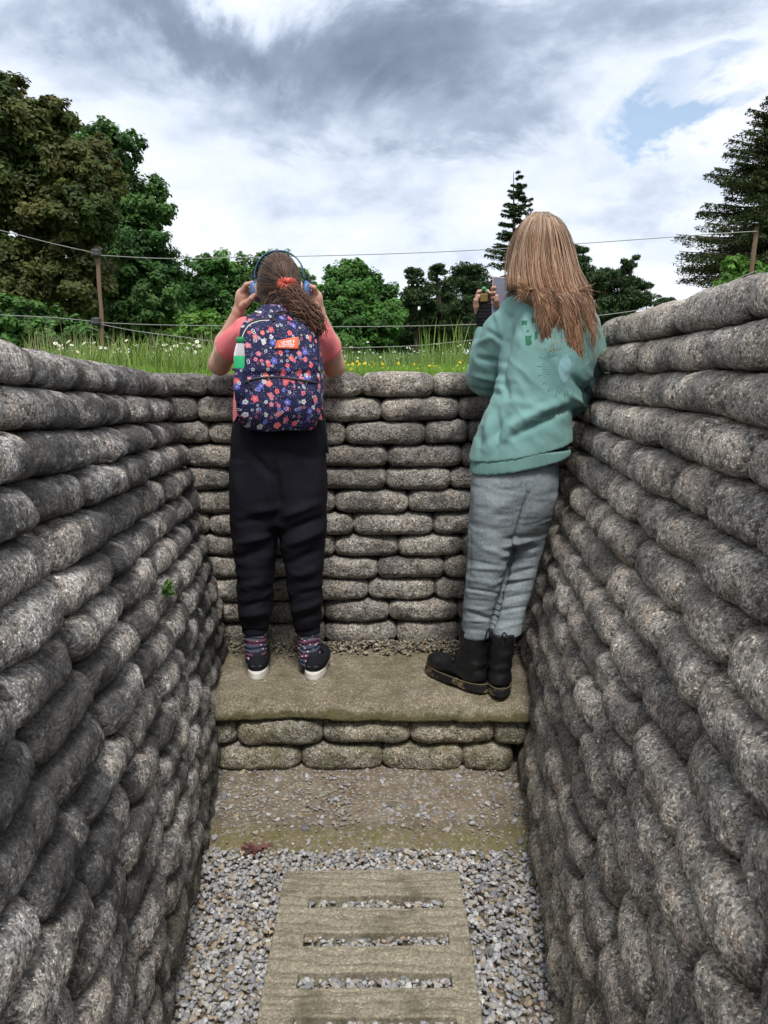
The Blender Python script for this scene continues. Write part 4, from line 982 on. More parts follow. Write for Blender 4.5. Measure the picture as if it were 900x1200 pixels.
# right hand, seen half hidden behind the ponytail
P += [cap(U(374, 365, 2.963), U(369.5, 349, 2.945), .021, .025, .012), ell(U(370, 350, 2.945), (.023, .020, .030), None, .012)]
P += finger([(370, 343, 2.925, .0105), (368, 337, 2.905, .0090), (362, 335, 2.900, .0078), (357.5, 336, 2.900, .0070)])
P += finger([(370, 345, 2.940, .0102), (366.5, 341.5, 2.930, .0088), (361.5, 341, 2.925, .0076), (358.5, 343, 2.92, .0068)])
P += finger([(370, 349, 2.955, .0098), (366, 346, 2.955, .0084), (361, 346, 2.950, .0072), (358, 348, 2.945, .0066)])
P += finger([(371, 352, 2.968, .0090), (367, 350.5, 2.970, .0076), (362, 351, 2.968, .0066), (359, 352, 2.965, .0060)])
P += finger([(371, 360, 2.935, .0135), (366, 356, 2.905, .0115), (361, 351, 2.890, .0098), (357.5, 348, 2.885, .0082)])
for ax, kx, tx in ((301, 300, 293), (363, 357, 349)):
    pass
P += limbs([J(302, 560, 2.80, .075), J(301, 655, 2.79, .050), J(301, 735, 2.82, .034), J(301, 768, 2.81, .036)], .03) + limbs([J(351, 560, 2.80, .075), J(357, 655, 2.79, .050), J(361, 735, 2.82, .034), J(362, 768, 2.81, .036)], .03)
P += [cap(U(301, 772, 2.82), U(298, 778, 2.95), .03, .024, .03), cap(U(363, 772, 2.82), U(368, 776, 2.95), .03, .024, .03)]
gbody = blob('body', P, .0036, M['skin'], G, it=1)

def noise_disp(a1, s1, a2=0, s2=None, sd=0):
    s2 = (40, 40, 40) if s2 is None else s2
    return lambda V, N: a1 * fbm(V * s1, 2, sd) + (a2 * (1 - 2 * np.abs(fbm(V * s2, 2, sd + 5))) if a2 else 0)
# T-shirt
P = [pstack([(309, 349, 374, 2.85, .055), (290, 368, 379, 2.855, .075), (281, 377, 388, 2.86, .098), (280, 377, 420, 2.86, .102), (275, 376, 460, 2.83, .108), (273, 379, 482, 2.81, .124), (274, 379, 500, 2.80, .122)], k=.03)]
P += [cap(U(288, 388, 2.86), U(268, 409, 2.935), .050, .056, .03, flat=True), cap(U(371, 389, 2.86), U(384, 411, 2.935), .050, .056, .03, flat=True), cap(U(328, 360, 2.86), U(329, 384, 2.86), .060, .060, .02, 's')]
gtee = blob('t_shirt', P, .005, M['tee'], G, lambda V, N: .003 * fbm(V * 14, 2, 4) + folds(V, N, [(288, 372, 272, 398, .004, 3), (280, 378, 268, 385, -.004, 3), (372, 372, 386, 392, -.004, 3), (368, 380, 380, 402, .004, 3)]))
# trousers with baggy folds
P = [pstack([(275, 379, 490, 2.80, .122), (272, 380, 503, 2.795, .126), (271, 382, 530, 2.79, .132), (271, 382, 565, 2.79, .128), (278, 376, 598, 2.79, .105), (292, 362, 612, 2.79, .08)], k=.012)]
P += [pstack([(274, 320, 540, 2.79, .10), (271, 325, 570, 2.79, .118), (271, 326, 600, 2.79, .112), (272, 325, 620, 2.79, .10), (275, 323, 645, 2.79, .088), (278, 320, 675, 2.795, .078), (279, 318, 705, 2.80, .070), (281, 317, 722, 2.81, .066), (284, 314, 733, 2.815, .052)], k=.025)]
P += [pstack([(330, 378, 540, 2.79, .10), (325, 382, 570, 2.79, .118), (325, 382, 600, 2.79, .112), (327, 382, 620, 2.79, .10), (331, 380, 645, 2.79, .088), (336, 378, 675, 2.795, .078), (340, 378, 705, 2.80, .070), (343, 378, 722, 2.81, .066), (346, 375, 733, 2.815, .052)], k=.025)]
FO = [(292, 530, 320, 560, -.006, 5), (322, 545, 328, 610, -.010, 5), (300, 600, 326, 596, .008, 5), (285, 612, 322, 604, -.008, 5), (330, 606, 372, 590, .008, 5), (333, 625, 378, 606, -.009, 5), (335, 640, 376, 622, .009, 5), (283, 636, 316, 628, .007, 5), (281, 655, 312, 640, -.007, 5), (340, 660, 378, 642, -.008, 5), (342, 676, 376, 664, .007, 5), (282, 690, 314, 680, .005, 5), (284, 712, 314, 704, -.007, 4), (284, 722, 314, 717, .008, 4), (345, 700, 374, 690, -.006, 4), (345, 715, 376, 706, .008, 4), (346, 725, 374, 720, -.007, 4), (276, 520, 282, 640, .004, 6), (376, 520, 372, 620, .004, 6), (350, 520, 356, 590, -.006, 6)]
FO = [(a, b, c, d, e * 1.5, f) for a, b, c, d, e, f in FO]
blob('trousers', P, .0052, M['jogger'], G, lambda V, N: .0035 * (1 - 2 * np.abs(fbm(V * [9, 9, 22], 2, 12))) * np.clip((1.05 - V[:, 2]) * 3, .2, 1) + .004 * fbm(V * [12, 12, 9], 2, 8) + folds(V, N, FO))
for rows in ([(283, 315, 726, 2.815, .052), (284, 314, 741, 2.815, .050)], [(345, 376, 726, 2.815, .052), (346, 375, 741, 2.815, .050)]): blob('ankle_cuff', [pstack(rows, e=2)], .005, M['navy_rib'], G, it=2)
for rows in ([(287, 312, 736, 2.815, .042), (287, 312, 755, 2.81, .042), (289, 313, 778, 2.81, .046)], [(349, 374, 736, 2.815, .042), (349, 375, 755, 2.81, .042), (351, 376, 778, 2.81, .046)]):
    blob('sock', [pstack(rows, e=2)], .004, M['sock'], G, lambda V, N: .003 * np.sin(V[:, 2] * 330 + 3 * vn(V * 25, 2)), it=1)
def trainer(H, yaw):
    xf = lambda V: V @ rotz(yaw).T + H
    up = [ell((0, .045, .055), (.040, .055, .045), None, .02), ell((0, .14, .040), (.044, .085, .032), None, .03), ell((0, .09, .050), (.042, .08, .036), None, .03), cap((0, .010, .050), (0, .012, .082), .026, .020, .02), cap((0, .055, .07), (0, .055, .14), .033, .033, .006, 's'), box((0, .11, -.02), (.1, .2, .040), .001, None, .002, 's')]
    s = blob('shoe', up, .0035, M['shoe'], G, xf=xf, it=1)
    ol = stack([(0, .105, -.001, .047, .136), (0, .105, .010, .047, .137), (0, .103, .028, .041, .130)], k=.004, e=2.3)
    so = blob('sole', [ol, box((.055, .10, .0), (.014, .035, .05), .01, None, .008, 's'), box((-.055, .10, .0), (.014, .035, .05), .01, None, .008, 's')], .0035, M['sole'], s, xf=xf, it=1)
    cu = blob('heel_tab', [cap((-.018, -.014, .050), (.018, -.014, .050), .005, .005)], .003, M['hpdark'], s, xf=xf, it=1)
gzs = .282
Hh = U(301, 792, 2.765); Hh[2] = gzs; trainer(Hh + [0, .005, 0], .10)
Hh = U(367, 794, 2.760); Hh[2] = gzs; trainer(Hh + [0, .005, 0], -.08)

# hair: tight cap, drawn back strands, curly tail
rad = np.array([.077, .098, .108])
P = [ell(gh + [0, -.006, .004], rad, None, .01), cap(gh + [-.020, -.060, -.06], gh + [.030, -.060, -.060], .024, .024, .03), box(gh + [0, .095, -.03], (.1, .05, .09), .03, None, .03, 's')]
def browncol(n, r, tip=0): 
    b = np.array([(.040, .020, .014), (.075, .038, .024), (.13, .070, .040), (.055, .030, .024)]); return b[r.choice(4, n, p=[.4, .3, .12, .18])] * r.uniform(.7, 1.3, (n, 1))
ghair = blob('hair', P, .005, M['hair'], G, it=1, col=lambda V: np.tile((.035, .019, .014), (len(V), 1)))
r = np.random.default_rng(5); Sp = U(337.5, 336, 2.775)
n = 900; th = r.uniform(-PI, PI, n); d0 = np.stack([np.cos(th), r.uniform(-.1, .35, n), np.sin(th)], 1); d0 /= np.linalg.norm(d0, axis=1, keepdims=True)
ds = (Sp - gh) / rad; ds /= np.linalg.norm(ds); om = np.arccos(np.clip(d0 @ ds, -1, 1))[:, None, None]; tt = np.linspace(0, 1, 14)[None, :, None]
dd = (np.sin((1 - tt) * om) * d0[:, None] + np.sin(tt * om) * ds) / np.sin(om); dd += r.normal(0, .006, dd.shape) + .02 * np.sin(tt * 9 + r.uniform(0, 6, n)[:, None, None]) * r.normal(0, .5, (n, 1, 3))
Pp = gh + [0, -.006, .004] + dd * rad * (1.012 + .010 * r.random((n, 1, 1)))
V, f = tubes(Pp, .0016, 3); mk('strands', V, f, M['hair'], ghair, True, np.repeat(browncol(n, r), 14 * 3, 0))
cl = spline(np.array([Sp, U(340, 347, 2.735), U(349, 359, 2.69), U(360, 371, 2.665), U(370, 384, 2.66)])[None], 30)[0]
n = 900; off = r.normal(size=(n, 3)); off /= np.linalg.norm(off, axis=1, keepdims=True); off[:, 1] *= .6; rr_ = r.random(n) ** .5; env = np.interp(np.linspace(0, 1, 30), [0, .12, .4, .7, 1], [.015, .032, .045, .044, .030])
fr = r.uniform(18, 34, n)[:, None]; ph = r.uniform(0, 6.3, n)[:, None]; tg = np.linspace(0, 1, 30)[None]; amp = np.interp(tg, [0, .25, 1], [.001, .006, .010]) * 1.5 * r.uniform(.6, 1.5, (n, 1))
Lf = r.uniform(.55, 1.08, n)[:, None]; ti = np.clip(tg * Lf, 0, 1) * 29; i0 = np.minimum(ti.astype(int), 28); wv = (ti - i0)[..., None]; C0 = cl[i0] * (1 - wv) + cl[i0 + 1] * wv; E0 = np.interp(tg * Lf, np.linspace(0, 1, 30), env)
Pp = C0 + off[:, None] * (rr_[:, None] * E0)[..., None] + np.stack([np.sin(tg * fr + ph) * amp, np.cos(tg * fr * 1.1 + ph) * amp, np.cos(tg * fr + ph) * amp * .9], -1)
# left stragglers of curly hair at the nape
cl2 = spline(np.array([Sp + [-.01, .01, -.01], U(332, 352, 2.755), U(326, 364, 2.76), U(322, 374, 2.755)])[None], 30)[0]
n2 = 240; o2 = r.normal(size=(n2, 1, 3)) * [.022, .006, .014]; t2 = np.linspace(0, 1, 30)[None]; f2 = r.uniform(14, 28, (n2, 1)); a2 = .005 * t2 * r.uniform(.5, 1.4, (n2, 1))
P2 = cl2[None] + o2 * np.interp(t2, [0, .3, 1], [.2, 1, 1.1])[..., None] + np.stack([np.sin(t2 * f2 + o2[:, :, 0] * 900) * a2, np.cos(t2 * f2) * a2, np.cos(t2 * f2 + o2[:, :, 0] * 900) * a2], -1)
c1 = browncol(n, r) * [1.6, 1.45, 1.25]; c2 = browncol(n2, r) * 1.4
V, f = tubes(np.concatenate([Pp, P2]), .0013, 3); c_ = np.repeat(np.concatenate([c1, c2]), 90, 0)
mk('ponytail', V, f, M['hair'], ghair, True, c_)
# scrunchie
a = np.linspace(0, 2 * PI, 160, endpoint=False); b = np.linspace(0, 2 * PI, 12, endpoint=False); A, B = np.meshgrid(a, b, indexing='ij')
rr = .0105 + .0034 * np.sin(A * 17) + .0015 * np.sin(A * 31 + 1); X = (.023 + rr * np.cos(B)) * np.cos(A); Z = (.014 + rr * np.cos(B)) * np.sin(A); Yv = rr * np.sin(B) * 1.2 + .003 * np.sin(A * 13)
V = np.stack([X, Yv, Z], -1).reshape(-1, 3) @ roty(.15).T @ rotx(-.5).T + Sp + [0.001, -.030, .004]
mk('scrunchie', V, gridF(160, 12, True, True), M['scrunchie'], ghair)

# headphones
hp = empty('headphones', gh + [0, 0, .11], 'blue over-ear headphones on the head of the girl with the curly ponytail', 'headphones')
for sx in (-1, 1):
    c = gh + [sx * .092, .030, -.018]; Rm = roty(sx * .08)
    cu = blob('ear_cup', [ell(c, (.017, .034, .040), Rm, .005), box(c + [sx * .008, 0, 0], (.008, .026, .032), .008, Rm, .006)], .0035, M['hpblue'], hp, it=1)
    blob('ear_pad', [ell(c - [sx * .013, 0, 0], (.012, .037, .042), Rm, .005)], .0035, M['hpdark'], cu, it=1)
    V, f = tubes(np.array([[c + [sx * .010, 0, .030], c + [sx * .010, 0, .045], c + [sx * .006, 0, .062]]]), .006, 8); mk('slider', V, f, M['hpdark'], cu)
A = np.linspace(0, PI, 40); arc = np.stack([gh[0] + .089 * np.cos(A), gh[1] + .010 + 0 * A, gh[2] + .028 + .094 * np.sin(A) ** .9], 1)
wd = np.array([[-.011, -.0022], [.011, -.0022], [.011, .0022], [-.011, .0022]]); V = []
for p, aa in zip(arc, A):
    nn = np.array([math.cos(aa), 0, math.sin(aa)])
    for wy, wn in wd: V.append(p + [0, wy, 0] + nn * wn)
mk('headband', np.array(V), [gridF(40, 4, False, True), np.array([[3, 2, 1, 0], [156, 157, 158, 159]])], M['hpdark'], hp)
V, f = tubes((arc[None] + np.array([[[0, -.011, 0]]])), .0019, 6); mk('band_edge', V, f, M['hpblue'], hp)

# backpack
bp = empty('backpack', U(328, 504, 2.66), 'navy floral school backpack worn by the girl with headphones', 'backpack')
P = [pstack([(314, 342, 358, 2.745, .022), (303, 354, 361, 2.735, .038), (292, 364, 368, 2.72, .054), (284, 371, 378, 2.70, .070), (280, 375, 395, 2.69, .080), (278, 377, 425, 2.68, .088), (277, 378, 455, 2.675, .092), (278, 378, 480, 2.67, .092), (282, 375, 494, 2.67, .082), (292, 366, 503, 2.68, .060)], e=3.2, k=.01)]
bmain = blob('main_compartment', P, .005, M['floral'], bp, lambda V, N: .0045 * fbm(V * 13, 2, 21) + folds(V, N, [(280, 440, 376, 438, -.010, 3.5), (300, 390, 310, 425, .003, 5), (350, 380, 362, 430, -.003, 5), (281, 404, 292, 378, -.004, 2.5), (292, 378, 318, 372, -.004, 2.5), (318, 372, 350, 371, -.004, 2.5), (350, 371, 368, 385, -.004, 2.5), (368, 385, 374, 425, -.004, 2.5), (285, 385, 330, 380, .004, 5)]))
P = [pstack([(287, 371, 444, 2.640, .035), (284, 374, 455, 2.632, .052), (283, 375, 475, 2.632, .058), (285, 373, 490, 2.64, .054), (293, 366, 500, 2.65, .035)], e=3.0, k=.01)]
bpock = blob('front_pocket', P, .005, M['floral'], bp, lambda V, N: .0045 * fbm(V * 15, 2, 22) + folds(V, N, [(300, 450, 318, 468, -.006, 3), (318, 468, 345, 470, -.004, 3), (340, 462, 360, 492, .003, 4), (292, 470, 300, 492, -.004, 3), (350, 452, 366, 466, .004, 4)]))
P = [pstack([(275, 293, 431, 2.632, .048), (275, 294, 448, 2.630, .052), (276, 294, 465, 2.632, .052), (279, 294, 476, 2.64, .045), (283, 294, 482, 2.65, .03)], e=2.4, k=.01)]
bside = blob('side_pocket', P, .004, M['floral'], bp, lambda V, N: .003 * fbm(V * 20, 2, 24))
bvs = [BV(bmain), BV(bpock), BV(bside)]
seam('zip', bvs, [(287, 448), (300, 444), (325, 442.5), (350, 445), (371, 449)], .0042, M['zip'], bp, .0015)
seam('zip', bvs, [(282, 408), (284, 392), (291, 380), (303, 375), (317, 374), (325, 369), (345, 367), (359, 374), (368, 388), (373, 405), (375, 430)], .0034, M['zip'], bp, .0012, 60)
seam('piping', bvs, [(283, 407), (285, 393), (292, 382), (303, 377), (316, 376)], .0016, M['white'], bp, .002)
seam('haul_loop', bvs, [(321, 378), (322, 370), (330, 366), (340, 368), (343, 372)], .0045, M['strap'], bp, .004)
seam('zip_pull', bvs, [(291, 446), (294, 452), (299, 461)], .0022, M['zip'], bp, .004, 14)
gx = np.linspace(0, 1, 9); gy = np.linspace(0, 1, 6)
def quadpt(u, v, K): a = np.array(K[0]) * (1 - u) + np.array(K[1]) * u; b = np.array(K[3]) * (1 - u) + np.array(K[2]) * u; return a * (1 - v) + b * v
LK = [(325, 399.5), (349.5, 395), (349.5, 409.5), (322.5, 408.5)]
V = np.array([hit(bvs, *quadpt(u, v, LK), .0022) for u in gx for v in gy]); Vb = np.array([hit(bvs, *quadpt(u, v, LK), -.001) for u in gx for v in gy])
pt = mk('label_patch', V, gridF(9, 6), M['patch'], bp); so_ = pt.modifiers.new('s', 'SOLIDIFY'); so_.thickness = .002
r = np.random.default_rng(9); W = []; Fq = []
def stroke(u0, v0, u1, v1, K=LK, off=.0048):
    c = [hit(bvs, *quadpt(u, v, K), off) for u, v in ((u0, v0), (u1, v0), (u1, v1), (u0, v1))]
    if any(x is None for x in c): return
    k = len(W) * 4; W.append(np.array(c)); Fq.append([k, k + 1, k + 2, k + 3])
for row, (v0, v1, u0, u1) in enumerate(((.20, .42, .22, .82), (.47, .66, .16, .86), (.71, .84, .16, .84))):
    u = u0
    while u < u1 - .05:
        wl = .060 if row < 2 else .045; k = r.integers(0, 4); th = .020
        stroke(u, v0, u + th, v1)
        if k != 1: stroke(u + th, v0, u + wl, v0 + .06)
        if k != 2: stroke(u + th, v1 - .06, u + wl, v1)
        if k in (0, 3): stroke(u + wl - th, v0, u + wl, v1)
        u += wl + .022 + (.04 if r.random() < .15 else 0)
mk('lettering', np.concatenate(W), np.array(Fq), M['white'], pt, False)
for sx, pts in ((-1, [(296, 380, 2.77), (294, 374, 2.82), (293, 372, 2.88), (292, 382, 2.955)]), (1, [(368, 384, 2.77), (371, 375, 2.82), (371, 372, 2.88), (369, 381, 2.955)])):
    K = spline(np.array([U(*p) for p in pts])[None], 20)[0]; V = []
    for p in K:
        for ox, oz in ((-.015, 0), (.018, 0), (.016, .007), (-.013, .007)): V.append(p + [ox, 0, oz])
    mk('shoulder_strap', np.array(V), [gridF(20, 4, False, True), np.array([[3, 2, 1, 0], [76, 77, 78, 79]])], M['floral'], bp)
for pts in ([(279, 488, 2.72), (274, 500, 2.75), (273, 525, 2.77), (276, 516, 2.79), (279, 480, 2.86)], [(377, 480, 2.72), (381, 500, 2.735), (384, 530, 2.765), (382, 515, 2.79), (377, 478, 2.86)]):
    V, f = tubes(spline(np.array([U(*p) for p in pts])[None], 30), .0048, 6); mk('webbing_strap', V, f, M['strap'], bp)
# bottle in the side pocket
bc = U(284, 432, 2.640); zt = U(284, 395, 2.640)[2]; zl0 = U(284, 432.5, 2.64)[2]; zl1 = U(284, 417, 2.64)[2]; zb = zt - .185; B0 = np.array([bc[0], 2.626, 0]); Z = lambda z: z
wbt = empty('water_bottle', (bc[0], 2.626, zb), 'small plastic bottle with green cap and label in the backpack side pocket', 'bottle')
V, f = lathe([(0, zb), (.020, zb + .002), (.0245, zb + .01), (.0245, zl1), (.0235, zl1 + .008), (.017, zt - .030), (.0125, zt - .018), (.0115, zt - .008), (0, zt - .008)], B0, 28); mk('flask', V, f, M['bottle'], wbt)
V, f = lathe([(.0248, zl0 - .03), (.0252, zl0 - .028), (.0252, zl1 - .001), (.0247, zl1)], B0, 28); mk('label_band', V, f, M['labg'], wbt)
a = []
for z_, r_ in ((zt - .020, .0128), (zt - .018, .0148), (zt - .003, .0145), (zt, .0125), (zt, 0)): a.append((r_, z_))
V, f = lathe(a, B0, 30); V[:, :2] += (V[:, :2] - B0[:2]) * (.04 * (np.arange(len(V)) % 2))[:, None]; mk('cap', V, f, M['capg'], wbt)
A = np.linspace(0, 2 * PI, 30); V, f = tubes(np.stack([B0[0] + .031 * np.cos(A), 2.640 + .038 * np.sin(A), 0 * A + U(284, 433, 2.60)[2]], 1)[None], .0045, 6); mk('pocket_rim', V, f, M['strap'], bp)

# ------------------------------------------------------------------ woman in the teal sweatshirt
W_ = empty('person', (U(585, 800, 2.66)[0], 2.68, .283), 'woman in baggy teal sweatshirt, grey jeans and black boots, long straight fair hair', 'person', 'visitors looking over the trench wall')
wh = U(637, 290, 2.83)
P = head(wh, 1.0, .35, -.05) + [cap(wh + [0, -.01, -.06], U(646, 355, 2.80), .050, .056, .03)]
P += [pstack([(622, 668, 350, 2.80, .05), (606, 684, 366, 2.80, .08), (604, 684, 420, 2.78, .09), (586, 664, 490, 2.74, .10), (566, 655, 540, 2.72, .10), (570, 640, 580, 2.71, .09)], k=.03)]
P += limbs([J(610, 370, 2.80, .045), J(582, 415, 2.90, .042), J(572, 440, 2.97, .038), J(570, 400, 3.04, .032), J(568, 372, 3.065, .022)], .02)
P += limbs([J(682, 385, 2.80, .045), J(688, 430, 2.86, .042), J(668, 455, 2.96, .038), J(620, 400, 3.10, .032), J(593, 366, 3.09, .022)], .02)
P += [ell(U(567, 359, 3.06), (.024, .019, .032), None, .012)]
P += finger([(562, 352, 3.06, .0100), (559.5, 347, 3.045, .0088), (561, 342, 3.035, .0076), (564.5, 341, 3.03, .0068)]) + finger([(565, 350, 3.065, .0100), (563.5, 344, 3.055, .0088), (566, 340, 3.045, .0076), (569, 341, 3.04, .0068)])
P += finger([(568, 350, 3.07, .0098), (568, 344, 3.065, .0084), (571, 341, 3.055, .0074), (573, 343, 3.045, .0066)]) + finger([(571, 352, 3.075, .0090), (573, 347, 3.07, .0076), (575, 345, 3.06, .0066), (576, 348, 3.05, .0060)])
P += finger([(560, 366, 3.05, .0125), (558, 359, 3.03, .0110), (558, 352, 3.02, .0095), (561, 347, 3.015, .0080)])
P += [cap(U(592, 366, 3.085), U(588, 352, 3.075), .022, .025, .012)]
for py, yy, dx in ((337, 3.035, 0), (343, 3.03, -.6), (349, 3.03, -.4), (355, 3.035, .3)): P += finger([(588, py + 4, 3.075, .0098), (581 + dx, py + 2, 3.065, .0086), (577.5 + dx, py + 1, 3.040, .0078), (580 + dx, py, 3.022, .0070)])
P += finger([(587, 362, 3.06, .0125), (583, 358, 3.03, .0108), (582, 352, 3.012, .0092), (582, 347, 3.008, .0078)])
P += limbs([J(580, 575, 2.70, .070), J(574, 655, 2.67, .044), J(557, 736, 2.675, .030), J(555, 775, 2.675, .030), J(545, 792, 2.72, .028)], .02) + limbs([J(625, 575, 2.735, .070), J(612, 655, 2.76, .034), J(591, 732, 2.68, .024), J(590, 745, 2.655, .026), J(587, 780, 2.65, .030), J(588, 790, 2.72, .028)], .02)
wbody = blob('body', P, .0036, M['skin'], W_, it=1)
blob('wrist_cuff', limbs([J(570.5, 384, 3.05, .037), J(568, 371, 3.05, .034), J(567.5, 359, 3.045, .031)], .01), .0035, M['black_cuff'], W_, lambda V, N: .0015 * np.sin(V[:, 2] * 500), it=1)
# sweatshirt
n0 = U(640, 548, 2.60); HP = (U(606, 552, 2.60), np.array([.20, .06, -1.]) / 1.02)
hemp = lambda dz: [(HP[0] + [0, 0, dz], HP[1])]
P = [pstack([(626, 664, 343, 2.80, .062), (606, 684, 350, 2.795, .085), (594, 693, 363, 2.79, .11), (588, 697, 385, 2.78, .128), (587, 697, 410, 2.77, .135), (584, 694, 435, 2.76, .138), (580, 685, 458, 2.755, .138), (578, 676, 475, 2.75, .128)], k=.03)]
P += [pstack([(582, 676, 455, 2.75, .115), (572, 670, 480, 2.74, .132), (560, 669, 505, 2.735, .144), (551, 671, 530, 2.725, .150), (546, 672, 552, 2.72, .151), (545, 671, 590, 2.71, .148)], k=.02, planes=hemp(.045))]
P += limbs([J(606, 366, 2.795, .058), J(590, 392, 2.84, .070), J(577, 420, 2.90, .078), J(572, 441, 2.945, .080)], .02) + limbs([J(570, 440, 2.955, .072), J(570, 415, 3.01, .058), J(571, 392, 3.05, .046)], .02)
P += limbs([J(684, 382, 2.80, .056), J(689, 412, 2.83, .062), J(684, 448, 2.88, .064), J(670, 468, 2.90, .058)], .02) + limbs([J(670, 462, 2.92, .056), J(640, 430, 3.06, .050), J(612, 398, 3.09, .044)], .02)
SF = [(600, 372, 588, 440, -.012, 5), (612, 400, 600, 470, .007, 10), (588, 440, 596, 466, -.014, 5), (560, 420, 592, 425, -.008, 4), (556, 440, 590, 446, .008, 4), (554, 405, 575, 395, .006, 4), (552, 455, 585, 462, -.008, 4),
      (566, 385, 590, 400, -.006, 4), (590, 398, 575, 350, .004, 4), (596, 500, 660, 470, .014, 7), (600, 512, 668, 478, -.016, 4.5), (576, 540, 600, 500, .010, 6), (570, 520, 596, 488, -.010, 5), (566, 545, 590, 520, -.008, 4), (600, 545, 640, 522, .007, 6), (610, 535, 660, 520, -.006, 5),
      (574, 480, 572, 540, .009, 6), (562, 500, 562, 545, -.006, 4), (584, 480, 583, 530, -.008, 4), (650, 500, 666, 540, .006, 6), (668, 440, 700, 470, -.010, 5), (665, 460, 690, 480, .010, 5), (690, 400, 694, 440, -.006, 4), (603, 470, 640, 480, .006, 6), (620, 540, 660, 532, -.005, 3)]
def swd(V, N):
    hz = np.clip((V[:, 2] - (HP[0][2] + .06 + .18 * (V[:, 0] - HP[0][0]))) / .05, .15, 1)
    q = V @ np.array([[.8, 0, .6], [0, 1, 0], [-.6, 0, .8]]).T
    return (.005 * fbm(V * 8, 2, 30) + .0042 * (1 - 2 * np.abs(fbm(q * [22, 14, 7], 2, 31))) ) * hz + folds(V, N, SF2) * hz
SF2 = [(a, b, c, d, e * 1.35, f * .9) for a, b, c, d, e, f in SF]
sw = blob('sweatshirt', P, .0052, M['sweat'], W_, swd)
P = [pstack([(555, 668, 525, 2.722, .142), (551, 668, 545, 2.72, .142), (551, 667, 566, 2.715, .138), (552, 664, 590, 2.71, .130)], k=.01, planes=hemp(0) + [(HP[0] + [0, 0, .052], -HP[1])])]
blob('hem_band', P, .0045, M['sweat'], sw, lambda V, N: .0012 * np.sin(V[:, 0] * 700) + .003 * fbm(V * 9, 2, 33))
sbv = [BV(sw)]
# faint chest-high lettering low on the back
fc = bpy.data.curves.new('lettering', 'FONT'); fc.body = 'PROJECT & CO'; fc.size = 1; to = bpy.data.objects.new('tmp', fc); COL.objects.link(to)
bpy.context.view_layer.update(); me = bpy.data.meshes.new_from_object(to.evaluated_get(bpy.context.evaluated_depsgraph_get())); tv = np.array([v.co[:] for v in me.vertices]); tf = [list(p.vertices) for p in me.polygons]; bpy.data.objects.remove(to)
wid = tv[:, 0].max(); pts = []
for x, y, _ in tv:
    u = x / wid; px = 623 + u * 42; py = 493 - 8 * u + 1.5 * math.sin(u * 3) - y * 5.2; h_ = hit(sbv, px, py, .0022); pts.append(h_ if h_ is not None else U(px, py, 2.6))
tris = []
for p in tf:
    for k in range(1, len(p) - 1): tris.append([p[0], p[k], p[k + 1]])
pm, pt_ = mat('faded print', .8, (.40, .56, .55)); mk('lettering', np.array(pts), np.array(tris), pm, sw, False)
# jeans
P = []
P += [pstack([(562, 610, 540, 2.71, .075), (554, 618, 566, 2.70, .094), (551, 615, 592, 2.69, .098), (549, 606, 625, 2.68, .088), (547, 598, 655, 2.67, .076), (545, 589, 687, 2.665, .068), (543, 582, 715, 2.67, .060), (540, 573, 745, 2.675, .055)], k=.006)]
P += [pstack([(608, 648, 545, 2.74, .09), (601, 652, 568, 2.735, .110), (598, 649, 590, 2.73, .104), (595, 641, 620, 2.75, .085), (590, 634, 648, 2.75, .074), (585, 626, 680, 2.73, .064), (580, 617, 710, 2.70, .058), (576, 611, 742, 2.66, .055)], k=.006)]
P += [pstack([(558, 652, 535, 2.715, .112), (556, 652, 560, 2.705, .114), (557, 646, 590, 2.70, .104), (564, 636, 612, 2.70, .085), (575, 622, 632, 2.70, .06)], k=.03)]
r0 = random.Random(4); JF = [(619, 578, 602, 640, -.016, 2.2), (602, 640, 589, 690, -.018, 2.2), (589, 690, 575, 742, -.016, 2.2), (553, 570, 549, 690, -.004, 1.5), (575, 600, 606, 580, .006, 6), (552, 615, 590, 625, -.005, 5), (560, 640, 596, 652, .006, 4)]
for k, y in enumerate(range(655, 742, 8)): JF += [(548 - k * .4, y + 3 * math.sin(k * 2.1), 588 - k * 1.6, y + 5 + 4 * math.cos(k * 1.7), (.0050 if k % 2 else -.0070) * r0.uniform(.3, 1.2), r0.uniform(1.6, 3.0))]
for k, y in enumerate(range(626, 738, 7)): JF += [(590 - k * .8, y + 6 + 3 * math.sin(k * 1.3), 632 - k * 1.3, y + 2 * math.cos(k * 2.7), (.0055 if k % 2 else -.0085) * r0.uniform(.35, 1.15), r0.uniform(1.6, 2.8))]
blob('jeans', P, .0046, M['denim'], W_, lambda V, N: .003 * fbm(V * 14, 2, 44) + .0015 * (1 - 2 * np.abs(fbm(V * [12, 12, 45], 2, 45))) + folds(V, N, JF), it=2)
